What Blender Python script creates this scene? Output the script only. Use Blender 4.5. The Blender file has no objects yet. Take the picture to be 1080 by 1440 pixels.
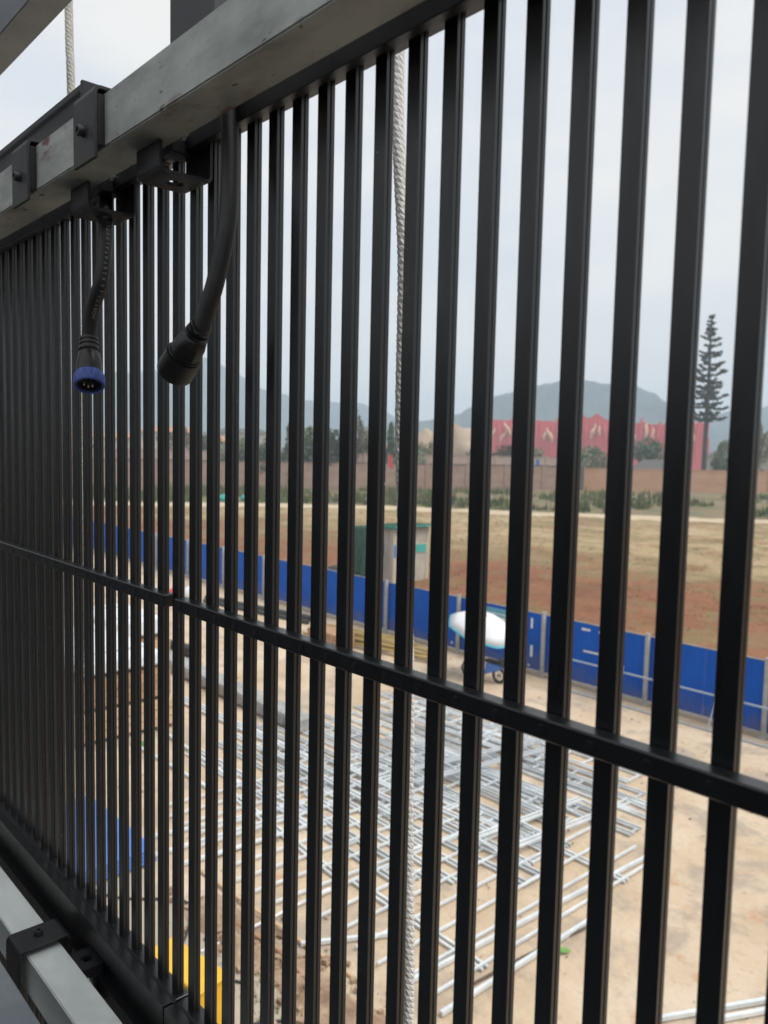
import bpy, bmesh, math, random
from mathutils import Vector, Matrix, noise
rnd = random.Random(7)
PI = math.pi
R = math.radians
scene = bpy.context.scene
COL = scene.collection
H = 7.7                      # eye height above the yard

# ------------------------------------------------------------------ camera
cam_d = bpy.data.cameras.new('camera'); cam = bpy.data.objects.new('camera', cam_d); COL.objects.link(cam)
yaw, pit, rol = 0.834426, -0.081197, 0.0224
f = Vector((-math.sin(yaw)*math.cos(pit), math.cos(yaw)*math.cos(pit), math.sin(pit)))
r0 = Vector((math.cos(yaw), math.sin(yaw), 0)); u0 = r0.cross(f)
r1 = math.cos(rol)*r0 + math.sin(rol)*u0; u1 = -math.sin(rol)*r0 + math.cos(rol)*u0
cam.matrix_world = Matrix(((r1.x, u1.x, -f.x, 0), (r1.y, u1.y, -f.y, 0), (r1.z, u1.z, -f.z, H), (0, 0, 0, 1)))
cam_d.sensor_fit = 'VERTICAL'; cam_d.sensor_height = 36; cam_d.sensor_width = 27
cam_d.lens = 28.0; cam_d.clip_start = .02; cam_d.clip_end = 9000
cam_d.dof.use_dof = True; cam_d.dof.focus_distance = 1.0; cam_d.dof.aperture_fstop = 8.5
scene.camera = cam

# ------------------------------------------------------------------ sky, sun, exposure
SUN_EL, SUN_AZ = R(58), R(70)      # azimuth from +Y towards +X
world = bpy.data.worlds.new('World'); scene.world = world; world.use_nodes = True
wn = world.node_tree.nodes; wl = world.node_tree.links; wn.clear()
wo = wn.new('ShaderNodeOutputWorld'); wb = wn.new('ShaderNodeBackground'); wb.inputs[1].default_value = 0.082
sky = wn.new('ShaderNodeTexSky'); sky.sky_type = 'NISHITA'; sky.sun_disc = False
sky.sun_elevation = SUN_EL; sky.sun_rotation = SUN_AZ
tc = wn.new('ShaderNodeTexCoord'); mp = wn.new('ShaderNodeMapping'); mp.inputs['Scale'].default_value = (1.0, 1.0, 3.6)
mp.inputs['Rotation'].default_value = (0.12, 0.1, 0.5)
n1 = wn.new('ShaderNodeTexNoise'); n1.inputs['Scale'].default_value = 3.0; n1.inputs['Detail'].default_value = 4; n1.inputs['Roughness'].default_value = .45
cr = wn.new('ShaderNodeValToRGB')
cr.color_ramp.elements[0].position = .36; cr.color_ramp.elements[0].color = (7.2, 7.45, 7.95, 1)
cr.color_ramp.elements[1].position = .62; cr.color_ramp.elements[1].color = (8.9, 8.7, 8.35, 1)
sx = wn.new('ShaderNodeSeparateXYZ'); mr = wn.new('ShaderNodeMapRange')
mr.inputs['From Min'].default_value = .0; mr.inputs['From Max'].default_value = .22
hm = wn.new('ShaderNodeMixRGB'); hm.inputs[1].default_value = (9.7, 8.9, 8.15, 1)
mx = wn.new('ShaderNodeMixRGB'); mx.inputs[0].default_value = .93
wl.new(tc.outputs['Generated'], mp.inputs[0]); wl.new(mp.outputs[0], n1.inputs['Vector']); wl.new(n1.outputs[0], cr.inputs[0])
wl.new(tc.outputs['Generated'], sx.inputs[0]); wl.new(sx.outputs[2], mr.inputs[0]); wl.new(mr.outputs[0], hm.inputs[0]); wl.new(cr.outputs[0], hm.inputs[2])
wl.new(sky.outputs[0], mx.inputs[1]); wl.new(hm.outputs[0], mx.inputs[2]); wl.new(mx.outputs[0], wb.inputs[0]); wl.new(wb.outputs[0], wo.inputs[0])
sd = bpy.data.lights.new('sun', 'SUN'); sun = bpy.data.objects.new('sun', sd); COL.objects.link(sun)
sd.energy = 2.3; sd.angle = R(30); sd.color = (1, .965, .9)
sdir = Vector((math.sin(SUN_AZ)*math.cos(SUN_EL), math.cos(SUN_AZ)*math.cos(SUN_EL), math.sin(SUN_EL)))
sun.rotation_euler = sdir.to_track_quat('Z', 'Y').to_euler(); sun.location = (0, 0, 60)
scene.view_settings.view_transform = 'Standard'; scene.view_settings.look = 'None'
scene.view_settings.exposure = 0.5; scene.view_settings.gamma = 1.0; scene.view_settings.use_curve_mapping = False
scene.render.engine = 'CYCLES'
scene.cycles.use_denoising = True
scene.cycles.max_bounces = 6; scene.cycles.volume_bounces = 1; scene.cycles.diffuse_bounces = 4; scene.cycles.glossy_bounces = 3
scene.cycles.caustics_reflective = False; scene.cycles.caustics_refractive = False; scene.cycles.filter_width = 1.6

# ------------------------------------------------------------------ helpers
def tag(o, label=None, cat=None, group=None, kind=None):
    if label: o['label'] = label
    if cat: o['category'] = cat
    if group: o['group'] = group
    if kind: o['kind'] = kind
    return o

def empty(name, loc=(0, 0, 0), rz=0, label=None, cat=None, group=None):
    o = bpy.data.objects.new(name, None); COL.objects.link(o)
    o.location = loc; o.rotation_euler = (0, 0, rz); o.empty_display_size = .2
    return tag(o, label, cat, group)

class MB:
    def __init__(s): s.v = []; s.f = []; s.m = []; s.mi = 0
    def add(s, vs, fs):
        b = len(s.v); s.v += [tuple(p) for p in vs]; s.f += [tuple(b+i for i in q) for q in fs]; s.m += [s.mi]*len(fs); return s
    def box(s, c, d, rz=0, M=None):
        x, y, z = d[0]/2, d[1]/2, d[2]/2
        P = [Vector((a, b, e)) for e in (-z, z) for a, b in ((-x, -y), (x, -y), (x, y), (-x, y))]
        Q = Matrix.Rotation(rz, 3, 'Z') if M is None else M
        c = Vector(c)
        return s.add([c+Q@p for p in P], [(0, 3, 2, 1), (4, 5, 6, 7), (0, 1, 5, 4), (1, 2, 6, 5), (2, 3, 7, 6), (3, 0, 4, 7)])
    def span(s, x0, x1, y0, y1, z0, z1):
        return s.box(((x0+x1)/2, (y0+y1)/2, (z0+z1)/2), (x1-x0, y1-y0, z1-z0))
    def prism(s, poly, a, b, axis='x'):
        n = len(poly)
        def P(u, w, t): return {'x': (t, u, w), 'y': (u, t, w), 'z': (u, w, t)}[axis]
        vs = [P(u, w, a) for u, w in poly]+[P(u, w, b) for u, w in poly]
        fs = [(i, (i+1) % n, n+(i+1) % n, n+i) for i in range(n)]+[tuple(range(n))[::-1], tuple(range(n, 2*n))]
        return s.add(vs, fs)
    def tube(s, pts, r, n=10, cap=True):
        pts = [Vector(p) for p in pts]; rs = r if isinstance(r, (list, tuple)) else [r]*len(pts)
        up = None; rings = []
        for i, p in enumerate(pts):
            t = (pts[min(i+1, len(pts)-1)]-pts[max(i-1, 0)])
            if t.length < 1e-9: t = Vector((0, 0, 1))
            t.normalize()
            if up is None:
                up = t.orthogonal().normalized()
            else:
                up = (up-up.dot(t)*t).normalized()
            w = t.cross(up)
            rings.append([p+rs[i]*(math.cos(a)*up+math.sin(a)*w) for a in [2*PI*k/n for k in range(n)]])
        vs = [q for g in rings for q in g]
        fs = [(i*n+k, i*n+(k+1) % n, (i+1)*n+(k+1) % n, (i+1)*n+k) for i in range(len(pts)-1) for k in range(n)]
        if cap: fs += [tuple(range(n))[::-1], tuple((len(pts)-1)*n+k for k in range(n))]
        return s.add(vs, fs)
    def build(s, name, mats, parent=None, loc=(0, 0, 0), smooth=False, bevel=0, seg=1):
        me = bpy.data.meshes.new(name); me.from_pydata(s.v, [], s.f)
        for m in (mats if isinstance(mats, (list, tuple)) else [mats]): me.materials.append(m)
        me.polygons.foreach_set('material_index', s.m)
        bm = bmesh.new(); bm.from_mesh(me); bmesh.ops.recalc_face_normals(bm, faces=bm.faces)
        if bevel:
            es = [e for e in bm.edges if len(e.link_faces) == 2 and e.calc_face_angle(0) > .6]
            bmesh.ops.bevel(bm, geom=es, offset=bevel, segments=seg, affect='EDGES', clamp_overlap=True)
        bm.to_mesh(me); bm.free()
        if smooth:
            me.polygons.foreach_set('use_smooth', [True]*len(me.polygons))
            me.set_sharp_from_angle(angle=R(38))
        o = bpy.data.objects.new(name, me); COL.objects.link(o); o.location = loc
        if parent: o.parent = parent
        return o

def inst(src, parent=None, loc=None, rot=None, scale=None, name=None):
    o = src.copy(); COL.objects.link(o)
    if parent is not None: o.parent = parent
    if loc is not None: o.location = loc
    if rot is not None: o.rotation_euler = rot
    if scale is not None: o.scale = scale
    return o

def kids(o):
    return [c for c in list(COL.objects) if c.parent is o]
def copy_tree(o, parent=None):
    c = o.copy(); COL.objects.link(c)
    if parent: c.parent = parent
    for ch in kids(o): copy_tree(ch, c)
    return c

def spline(pts, n=8):
    P = [Vector(p) for p in pts]; P = [2*P[0]-P[1]]+P+[2*P[-1]-P[-2]]; out = []
    for i in range(1, len(P)-2):
        a, b, c, d = P[i-1], P[i], P[i+1], P[i+2]
        for k in range(n):
            t = k/n
            out.append(.5*((2*b)+(c-a)*t+(2*a-5*b+4*c-d)*t*t+(3*b-3*c+d-a)*t**3))
    out.append(P[-2]); return out

# ------------------------------------------------------------------ materials
def mat(name, col, rough=.6, metal=0., var=.0, col2=None, scale=5., detail=4., bump=0., bscale=None, spec=.5, stretch=None,
        specks=None, sscale=60., sth=.1, obj=True, extra=None, world=False):
    m = bpy.data.materials.new(name); m.use_nodes = True; t = m.node_tree; N = t.nodes; L = t.links
    b = N['Principled BSDF']; b.inputs['Roughness'].default_value = rough; b.inputs['Metallic'].default_value = metal
    b.inputs['Specular IOR Level'].default_value = spec
    c4 = (*col, 1)
    co = N.new('ShaderNodeTexCoord'); mpn = N.new('ShaderNodeMapping'); 
    if world: L.new(N.new('ShaderNodeNewGeometry').outputs['Position'], mpn.inputs[0])
    else: L.new(co.outputs['Object' if obj else 'Generated'], mpn.inputs[0])
    if stretch: mpn.inputs['Scale'].default_value = stretch
    if col2 is None: col2 = tuple(min(1, c*(1+var)) for c in col); col = tuple(c*(1-var) for c in col)
    ns = N.new('ShaderNodeTexNoise'); ns.inputs['Scale'].default_value = scale; ns.inputs['Detail'].default_value = detail; ns.inputs['Roughness'].default_value = .6
    L.new(mpn.outputs[0], ns.inputs['Vector'])
    rp = N.new('ShaderNodeValToRGB'); rp.color_ramp.elements[0].position = .36; rp.color_ramp.elements[1].position = .64
    rp.color_ramp.elements[0].color = (*col, 1); rp.color_ramp.elements[1].color = (*col2, 1)
    L.new(ns.outputs[0], rp.inputs[0]); out = rp.outputs[0]
    if specks:
        vo = N.new('ShaderNodeTexNoise'); vo.inputs['Scale'].default_value = sscale; vo.inputs['Detail'].default_value = 2
        L.new(mpn.outputs[0], vo.inputs['Vector'])
        rr = N.new('ShaderNodeMapRange'); rr.inputs['From Min'].default_value = 1-sth; rr.inputs['From Max'].default_value = 1-sth+.03
        L.new(vo.outputs[0], rr.inputs[0]); mi = N.new('ShaderNodeMixRGB'); mi.inputs[2].default_value = (*specks, 1)
        L.new(rr.outputs[0], mi.inputs[0]); L.new(out, mi.inputs[1]); out = mi.outputs[0]
    if extra: out = extra(t, mpn, out)
    L.new(out, b.inputs['Base Color'])
    if bump:
        bn = N.new('ShaderNodeTexNoise'); bn.inputs['Scale'].default_value = bscale or scale*4; bn.inputs['Detail'].default_value = 5
        L.new(mpn.outputs[0], bn.inputs['Vector'])
        bp = N.new('ShaderNodeBump'); bp.inputs['Strength'].default_value = bump; bp.inputs['Distance'].default_value = .01
        L.new(bn.outputs[0], bp.inputs['Height']); L.new(bp.outputs[0], b.inputs['Normal'])
    return m

M = {}
M['black'] = mat('black_powder_coat', (.0028, .0036, .005), rough=.40, col2=(.004, .005, .007), scale=30, bump=.05, bscale=900, spec=.60, specks=(.30, .30, .29), sscale=170, sth=.215, world=True)
def rough_var(m, lo, hi, sc, stretch=(1, 1, .15)):
    t = m.node_tree; N, L = t.nodes, t.links; co = N.new('ShaderNodeTexCoord'); mpn = N.new('ShaderNodeMapping'); mpn.inputs['Scale'].default_value = stretch
    n_ = N.new('ShaderNodeTexNoise'); n_.inputs['Scale'].default_value = sc; n_.inputs['Detail'].default_value = 6; n_.inputs['Roughness'].default_value = .7
    a = N.new('ShaderNodeMapRange'); a.inputs['From Min'].default_value = .3; a.inputs['From Max'].default_value = .7; a.inputs['To Min'].default_value = lo; a.inputs['To Max'].default_value = hi
    L.new(N.new('ShaderNodeNewGeometry').outputs['Position'], mpn.inputs[0]); L.new(mpn.outputs[0], n_.inputs[0]); L.new(n_.outputs[0], a.inputs[0]); L.new(a.outputs[0], N['Principled BSDF'].inputs['Roughness'])
rough_var(M['black'], .27, .40, 60)
M['rubber'] = mat('black_cable_rubber', (.006, .006, .007), rough=.5, col2=(.010, .010, .011), scale=60, bump=.15, bscale=700)
M['plastic'] = mat('black_plastic', (.006, .006, .0065), rough=.38, var=.1)
M['pitch'] = mat('socket_black', (.004, .004, .004), rough=.7)
M['blue_ring'] = mat('blue_plastic_ring', (.035, .07, .30), rough=.45, col2=(.05, .095, .36), scale=80)
M['pin'] = mat('brass_pin', (.75, .68, .5), rough=.3, metal=1.)
M['chrome'] = mat('zinc_screw', (.6, .6, .6), rough=.3, metal=1., var=.1)
M['print'] = mat('cable_print', (.26, .26, .26), rough=.6)
M['bracket'] = mat('dark_painted_steel', (.013, .0135, .0165), rough=.5, col2=(.019, .0195, .0235), scale=25, bump=.12, bscale=500)
M['post'] = mat('charcoal_painted_steel', (.030, .032, .038), rough=.45, col2=(.042, .044, .05), scale=12)

def rust(t, mpn, prev):
    N, L = t.nodes, t.links
    mask = N.new('ShaderNodeTexNoise'); mask.inputs['Scale'].default_value = 6; mask.inputs['Detail'].default_value = 1
    fine = N.new('ShaderNodeTexNoise'); fine.inputs['Scale'].default_value = 55; fine.inputs['Detail'].default_value = 3
    L.new(mpn.outputs[0], mask.inputs[0]); L.new(mpn.outputs[0], fine.inputs[0])
    a = N.new('ShaderNodeMapRange'); a.inputs['From Min'].default_value = .47; a.inputs['From Max'].default_value = .58; L.new(mask.outputs[0], a.inputs[0])
    b = N.new('ShaderNodeMapRange'); b.inputs['From Min'].default_value = .50; b.inputs['From Max'].default_value = .60; L.new(fine.outputs[0], b.inputs[0])
    m = N.new('ShaderNodeMath'); m.operation = 'MULTIPLY'; L.new(a.outputs[0], m.inputs[0]); L.new(b.outputs[0], m.inputs[1])
    mi = N.new('ShaderNodeMixRGB'); mi.inputs[2].default_value = (.16, .06, .045, 1); L.new(m.outputs[0], mi.inputs[0]); L.new(prev, mi.inputs[1])
    v = N.new('ShaderNodeTexVoronoi'); v.inputs['Scale'].default_value = 46; L.new(mpn.outputs[0], v.inputs[0])
    c = N.new('ShaderNodeMapRange'); c.inputs['From Min'].default_value = .20; c.inputs['From Max'].default_value = .14; L.new(v.outputs[0], c.inputs[0])
    n3 = N.new('ShaderNodeTexNoise'); n3.inputs['Scale'].default_value = 4; L.new(mpn.outputs[0], n3.inputs[0])
    d = N.new('ShaderNodeMapRange'); d.inputs['From Min'].default_value = .47; d.inputs['From Max'].default_value = .52; L.new(n3.outputs[0], d.inputs[0])
    m2 = N.new('ShaderNodeMath'); m2.operation = 'MULTIPLY'; L.new(c.outputs[0], m2.inputs[0]); L.new(d.outputs[0], m2.inputs[1])
    m3 = N.new('ShaderNodeMixRGB'); m3.inputs[2].default_value = (.04, .036, .033, 1); L.new(m2.outputs[0], m3.inputs[0]); L.new(mi.outputs[0], m3.inputs[1])
    return m3.outputs[0]
M['galv'] = mat('galvanised_steel', (.21, .225, .212), rough=.47, metal=.08, col2=(.48, .50, .475), scale=13, detail=9, bump=.04, bscale=90, stretch=(.5, 1, 1.4), specks=(.10, .095, .085), sscale=75, sth=.315, extra=rust)
M['galv_skylit'] = mat('skylit_galvanised_steel', (.54, .585, .59), rough=.45, metal=.05, col2=(.74, .78, .78), scale=11, detail=8, bump=.04, bscale=90, stretch=(.5, 1, 1.4))  # same steel lightened, sky light on the lower tube put into its colour
M['galv_dim'] = mat('weathered_galvanised_steel', (.13, .145, .165), rough=.5, metal=.1, col2=(.18, .20, .22), scale=8, detail=6, bump=.1, bscale=160)
M['galv_far'] = mat('bright_galvanised_tube', (.58, .62, .65), rough=.45, metal=.1, col2=(.74, .78, .80), scale=2.5, detail=4)
M['galv_far2'] = mat('dull_galvanised_tube', (.44, .48, .51), rough=.5, metal=.1, col2=(.58, .62, .65), scale=2.0, detail=4)
M['rope'] = mat('off_white_rope', (.74, .73, .69), rough=.85, col2=(.90, .89, .87), scale=150, bump=.5, bscale=1500)
M['rope_back'] = mat('greyed_rope', (.50, .50, .46), rough=.85, col2=(.64, .63, .59), scale=90, bump=.5, bscale=900)
M['concrete_wall'] = mat('rendered_wall', (.035, .036, .038), rough=.9, col2=(.055, .056, .058), scale=1.5, bump=.3, bscale=40)
M['white'] = mat('white_film', (.74, .75, .78), rough=.45, var=.05, scale=3)
M['wood'] = mat('pale_sawn_wood', (.50, .33, .20), rough=.75, col2=(.64, .46, .30), scale=3, stretch=(1, 1, 6))
M['wood2'] = mat('brown_plywood', (.30, .17, .09), rough=.75, col2=(.45, .28, .17), scale=3)
M['dark'] = mat('dark_gap', (.03, .028, .026), rough=.8)
M['bluepanel'] = mat('blue_painted_sheet', (.002, .075, .42), rough=.6, col2=(.004, .105, .52), scale=.5, detail=5, spec=.12)
def mud(m, z0, z1, col, dark=.8):
    t = m.node_tree; N, L = t.nodes, t.links; b = N['Principled BSDF']; src = b.inputs['Base Color'].links[0].from_socket
    co = N.new('ShaderNodeTexCoord'); sp_ = N.new('ShaderNodeSeparateXYZ'); L.new(co.outputs['Object'], sp_.inputs[0])
    g_ = N.new('ShaderNodeNewGeometry'); n_ = N.new('ShaderNodeTexNoise'); n_.inputs['Scale'].default_value = 1.6; n_.inputs['Detail'].default_value = 8; L.new(g_.outputs['Position'], n_.inputs[0])
    a = N.new('ShaderNodeMapRange'); a.inputs['From Min'].default_value = z0; a.inputs['From Max'].default_value = z1; a.inputs['To Min'].default_value = .42; a.inputs['To Max'].default_value = -.18; L.new(sp_.outputs[2], a.inputs[0])
    s_ = N.new('ShaderNodeMath'); s_.operation = 'ADD'; L.new(n_.outputs[0], s_.inputs[0]); L.new(a.outputs[0], s_.inputs[1])
    c = N.new('ShaderNodeMapRange'); c.inputs['From Min'].default_value = .55; c.inputs['From Max'].default_value = .9; c.inputs['To Max'].default_value = dark; L.new(s_.outputs[0], c.inputs[0])
    mi = N.new('ShaderNodeMixRGB'); mi.inputs[2].default_value = (*col, 1); L.new(c.outputs[0], mi.inputs[0]); L.new(src, mi.inputs[1]); L.new(mi.outputs[0], b.inputs['Base Color'])
mud(M['bluepanel'], 0, .9, (.14, .13, .15), .45)
M['bluebox'] = mat('light_blue_sheet', (.055, .16, .50), rough=.5, col2=(.08, .20, .56), scale=1.2)
M['greypost'] = mat('grey_concrete_post', (.27, .27, .26), rough=.75, col2=(.38, .38, .37), scale=4)
M['rail'] = mat('pale_painted_rail', (.34, .40, .46), rough=.5, var=.08)
M['yellow'] = mat('yellow_paint', (.78, .42, .015), rough=.45, col2=(.85, .50, .03), scale=3)
M['tyre'] = mat('tyre_rubber', (.02, .02, .02), rough=.8)
M['teal'] = mat('teal_cloth', (.03, .32, .27), rough=.8, col2=(.05, .42, .36), scale=2)
M['teal_print'] = mat('pale_teal_print', (.05, .30, .42), rough=.5, col2=(.10, .40, .52), scale=2)
M['tarp'] = mat('dark_green_tarpaulin', (.018, .085, .05), rough=.6, col2=(.04, .13, .08), scale=3, bump=.4, bscale=6)
M['plaster'] = mat('grey_plaster', (.36, .33, .28), rough=.85, col2=(.46, .43, .37), scale=1.2)
M['plaster_y'] = mat('cream_trim', (.50, .46, .36), rough=.85, var=.06)
M['leafgreen'] = mat('fresh_leaf', (.12, .30, .05), rough=.6, var=.2)
M['bamboo'] = mat('weathered_bamboo', (.30, .21, .07), rough=.6, col2=(.44, .32, .12), scale=2)
M['darkpipe'] = mat('dark_pipe', (.03, .03, .032), rough=.5, var=.2)
M['stick'] = mat('dry_stick', (.12, .09, .065), rough=.9, var=.2)
M['bark'] = mat('tree_bark', (.06, .05, .045), rough=.9, var=.2)
M['leaf_a'] = mat('grey_green_foliage', (.10, .135, .075), rough=.8, col2=(.17, .20, .11), scale=.6)
M['leaf_b'] = mat('dark_green_foliage', (.065, .105, .06), rough=.8, col2=(.11, .155, .085), scale=.6)
M['leaf_c'] = mat('dry_olive_foliage', (.15, .14, .08), rough=.85, col2=(.23, .20, .13), scale=.6)
M['pine'] = mat('fake_pine_needles', (.028, .042, .038), rough=.8, col2=(.045, .06, .05), scale=.8)
M['red'] = mat('red_moulded_render', (.60, .055, .065), rough=.7, col2=(.70, .09, .095), scale=.06, detail=5)
M['cream'] = mat('cream_relief', (.62, .36, .24), rough=.7, col2=(.70, .46, .32), scale=.3)
M['brick_old'] = mat('weathered_brick', (.26, .165, .125), rough=.9, col2=(.34, .235, .18), scale=.35, detail=6, stretch=(1, 1, 2.5))
M['brick_new'] = mat('new_orange_brick', (.40, .225, .14), rough=.9, col2=(.46, .275, .18), scale=.25, detail=6, stretch=(1, 1, 3))
M['coping'] = mat('dark_coping', (.10, .085, .08), rough=.9, var=.15)
M['pinkwall'] = mat('pinkish_render', (.34, .25, .21), rough=.9, col2=(.42, .32, .28), scale=.2)
M['roof'] = mat('grey_tiled_roof', (.09, .085, .085), rough=.8, var=.15)
M['roof_o'] = mat('orange_clay_roof', (.40, .20, .11), rough=.8, var=.12)
M['glass'] = mat('dark_window_glass', (.04, .05, .06), rough=.15)
M['rock'] = mat('tan_artificial_rock', (.34, .25, .17), rough=.9, col2=(.46, .36, .26), scale=.1, detail=6)
M['mount'] = mat('hazed_wooded_hillside', (.012, .030, .036), rough=1, col2=(.040, .075, .085), scale=.03, detail=8, spec=.1, bump=.0)  # woods colour pushed towards blue, standing in for distance haze

def two_tone(name, stops, scale, rough=.9, fine=None, bump=.3, bscale=8, zone=None, stretch=None):
    m = bpy.data.materials.new(name); m.use_nodes = True; t = m.node_tree; N = t.nodes; L = t.links
    b = N['Principled BSDF']; b.inputs['Roughness'].default_value = rough; b.inputs['Specular IOR Level'].default_value = .25
    co = N.new('ShaderNodeTexCoord'); mpn = N.new('ShaderNodeMapping'); L.new(co.outputs['Object'], mpn.inputs[0])
    if stretch: mpn.inputs['Scale'].default_value = stretch
    ns = N.new('ShaderNodeTexNoise'); ns.inputs['Scale'].default_value = scale; ns.inputs['Detail'].default_value = 9; ns.inputs['Roughness'].default_value = .62
    L.new(mpn.outputs[0], ns.inputs[0]); fac = ns.outputs[0]
    if zone: fac = zone(t, co, fac)
    rp = N.new('ShaderNodeValToRGB'); el = rp.color_ramp.elements
    while len(el) < len(stops): el.new(.5)
    for e, (p, c) in zip(el, stops): e.position = p; e.color = (*c, 1)
    L.new(fac, rp.inputs[0]); out = rp.outputs[0]
    if fine:
        for (sc, lo, hi, c, st) in fine:
            n2 = N.new('ShaderNodeTexNoise'); n2.inputs['Scale'].default_value = sc; n2.inputs['Detail'].default_value = 5; n2.inputs['Roughness'].default_value = .65; L.new(mpn.outputs[0], n2.inputs[0])
            a = N.new('ShaderNodeMapRange'); a.inputs['From Min'].default_value = lo; a.inputs['From Max'].default_value = hi; a.inputs['To Max'].default_value = st; L.new(n2.outputs[0], a.inputs[0])
            mi = N.new('ShaderNodeMixRGB'); mi.inputs[2].default_value = (*c, 1); L.new(a.outputs[0], mi.inputs[0]); L.new(out, mi.inputs[1]); out = mi.outputs[0]
    L.new(out, b.inputs['Base Color'])
    bn = N.new('ShaderNodeTexNoise'); bn.inputs['Scale'].default_value = bscale; bn.inputs['Detail'].default_value = 6; L.new(mpn.outputs[0], bn.inputs[0])
    bp = N.new('ShaderNodeBump'); bp.inputs['Strength'].default_value = bump; bp.inputs['Distance'].default_value = .05
    L.new(bn.outputs[0], bp.inputs['Height']); L.new(bp.outputs[0], b.inputs['Normal'])
    return m

def field_zone(t, co, fac):
    # dry grass beyond a wandering line across the field, turned red soil this side of it
    N, L = t.nodes, t.links
    s = N.new('ShaderNodeSeparateXYZ'); L.new(co.outputs['Object'], s.inputs[0])
    # distance measure: y + .35*|x| style
    a = N.new('ShaderNodeMath'); a.operation = 'MULTIPLY'; a.inputs[1].default_value = -.12; L.new(s.outputs[0], a.inputs[0])
    b = N.new('ShaderNodeMath'); b.operation = 'ADD'; L.new(s.outputs[1], b.inputs[0]); L.new(a.outputs[0], b.inputs[1])
    c = N.new('ShaderNodeMapRange'); c.inputs['From Min'].default_value = 43.; c.inputs['From Max'].default_value = 58.; c.inputs['To Min'].default_value = -.13; c.inputs['To Max'].default_value = .19
    L.new(b.outputs[0], c.inputs[0])
    d = N.new('ShaderNodeMath'); d.operation = 'ADD'; L.new(fac, d.inputs[0]); L.new(c.outputs[0], d.inputs[1])
    return d.outputs[0]
M['field'] = two_tone('field_soil_and_dry_grass', [(.30, (.175, .066, .031)), (.43, (.235, .102, .050)), (.51, (.20, .125, .06)), (.60, (.255, .185, .095)), (.72, (.36, .27, .15)), (.85, (.40, .31, .19))], .11,
    fine=[(.33, .52, .60, (.17, .15, .06), .6), (.20, .54, .62, (.25, .092, .046), .45), (1.6, .52, .70, (.12, .07, .035), .6), (5, .52, .75, (.38, .29, .17), .5)], bump=1.0, bscale=2.2, zone=field_zone, stretch=(1, 1.0, 1))
M['yard'] = two_tone('dusty_yard_slab', [(.30, (.42, .31, .20)), (.44, (.52, .405, .285)), (.58, (.585, .475, .355)), (.74, (.62, .53, .42))], .35,
    fine=[(.9, .50, .62, (.37, .30, .235), .75), (16, .66, .72, (.12, .09, .07), .7), (1.3, .60, .70, (.47, .22, .10), .6), (.45, .53, .63, (.36, .31, .25), .6), (6, .56, .70, (.33, .25, .18), .55)], bump=.6, bscale=7)
M['slab2'] = two_tone('grey_concrete_slab', [(.3, (.34, .29, .23)), (.6, (.43, .38, .31)), (.8, (.50, .45, .38))], .5, fine=[(9, .66, .73, (.15, .11, .08), .5)], bump=.2, bscale=12)
M['path'] = two_tone('pale_earth_track', [(.3, (.42, .33, .22)), (.7, (.56, .47, .34))], .5)
M['verge'] = two_tone('verge_ground', [(.3, (.09, .11, .04)), (.45, (.15, .14, .07)), (.6, (.22, .16, .10)), (.75, (.12, .13, .06))], .12, bump=.8, bscale=2)
M['ground'] = two_tone('far_ground', [(.3, (.12, .12, .07)), (.55, (.22, .17, .11)), (.75, (.15, .14, .09))], .02)
M['soil'] = two_tone('loose_red_soil', [(.3, (.20, .12, .08)), (.5, (.34, .235, .16)), (.7, (.46, .35, .25))], 2.5, bump=.9, bscale=9)
M['grass'] = mat('grass_blades', (.07, .10, .03), rough=.9, col2=(.16, .16, .06), scale=.3)
M['drygrass'] = mat('dry_grass_blades', (.17, .15, .07), rough=.9, col2=(.30, .24, .13), scale=.3)

# ------------------------------------------------------------------ the ground
def sheet(name, pts, z, m, **k):
    b = MB(); b.add([(x, y, z) for x, y in pts], [tuple(range(len(pts)))]); o = b.build(name, m); tag(o, kind='structure'); return o
def grid(name, x0, x1, y0, y1, nx, ny, hf, m, clip=None):
    b = MB(); vs = []; fs = []
    for j in range(ny+1):
        for i in range(nx+1):
            x = x0+(x1-x0)*i/nx; y = y0+(y1-y0)*j/ny; vs.append((x, y, hf(x, y)))
    for j in range(ny):
        for i in range(nx):
            a = j*(nx+1)+i; fs.append((a, a+1, a+nx+2, a+nx+1))
    b.add(vs, fs); o = b.build(name, m, smooth=True); return o
sheet('ground', [(-2600, -700), (1500, -700), (1500, 3200), (-2600, 3200)], -.25, M['ground'])
grid('yard', -75, 25, -6, 23.2, 100, 30, lambda x, y: .012*noise.noise((x*.4, y*.4, 0)) - .0, M['yard'])['kind'] = 'structure'
def fh(x, y): return -.12+.16*noise.noise((x*.25, y*.3, 3))+.08*noise.noise((x*.9, y*1.1, 7))
grid('field', -190, 70, 23.0, 120, 220, 120, fh, M['field'])['kind'] = 'structure'
# concrete slab strip near the building with a joint line
b = MB(); b.add([(-75, -6, .022), (25, -6, .022), (25, 5.9, .022), (-6.0, 6.3, .022), (-11.6, 6.1, .022), (-75, 5.6, .022)], [(0, 1, 2, 3, 4, 5)])
tag(b.build('concrete_slab', M['slab2']), kind='structure')
# kerb strip at the fence foot
b = MB(); b.span(-75, 25, 21.95, 22.35, .0, .13); tag(b.build('fence_kerb', M['slab2'], bevel=.01), kind='structure')

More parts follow.
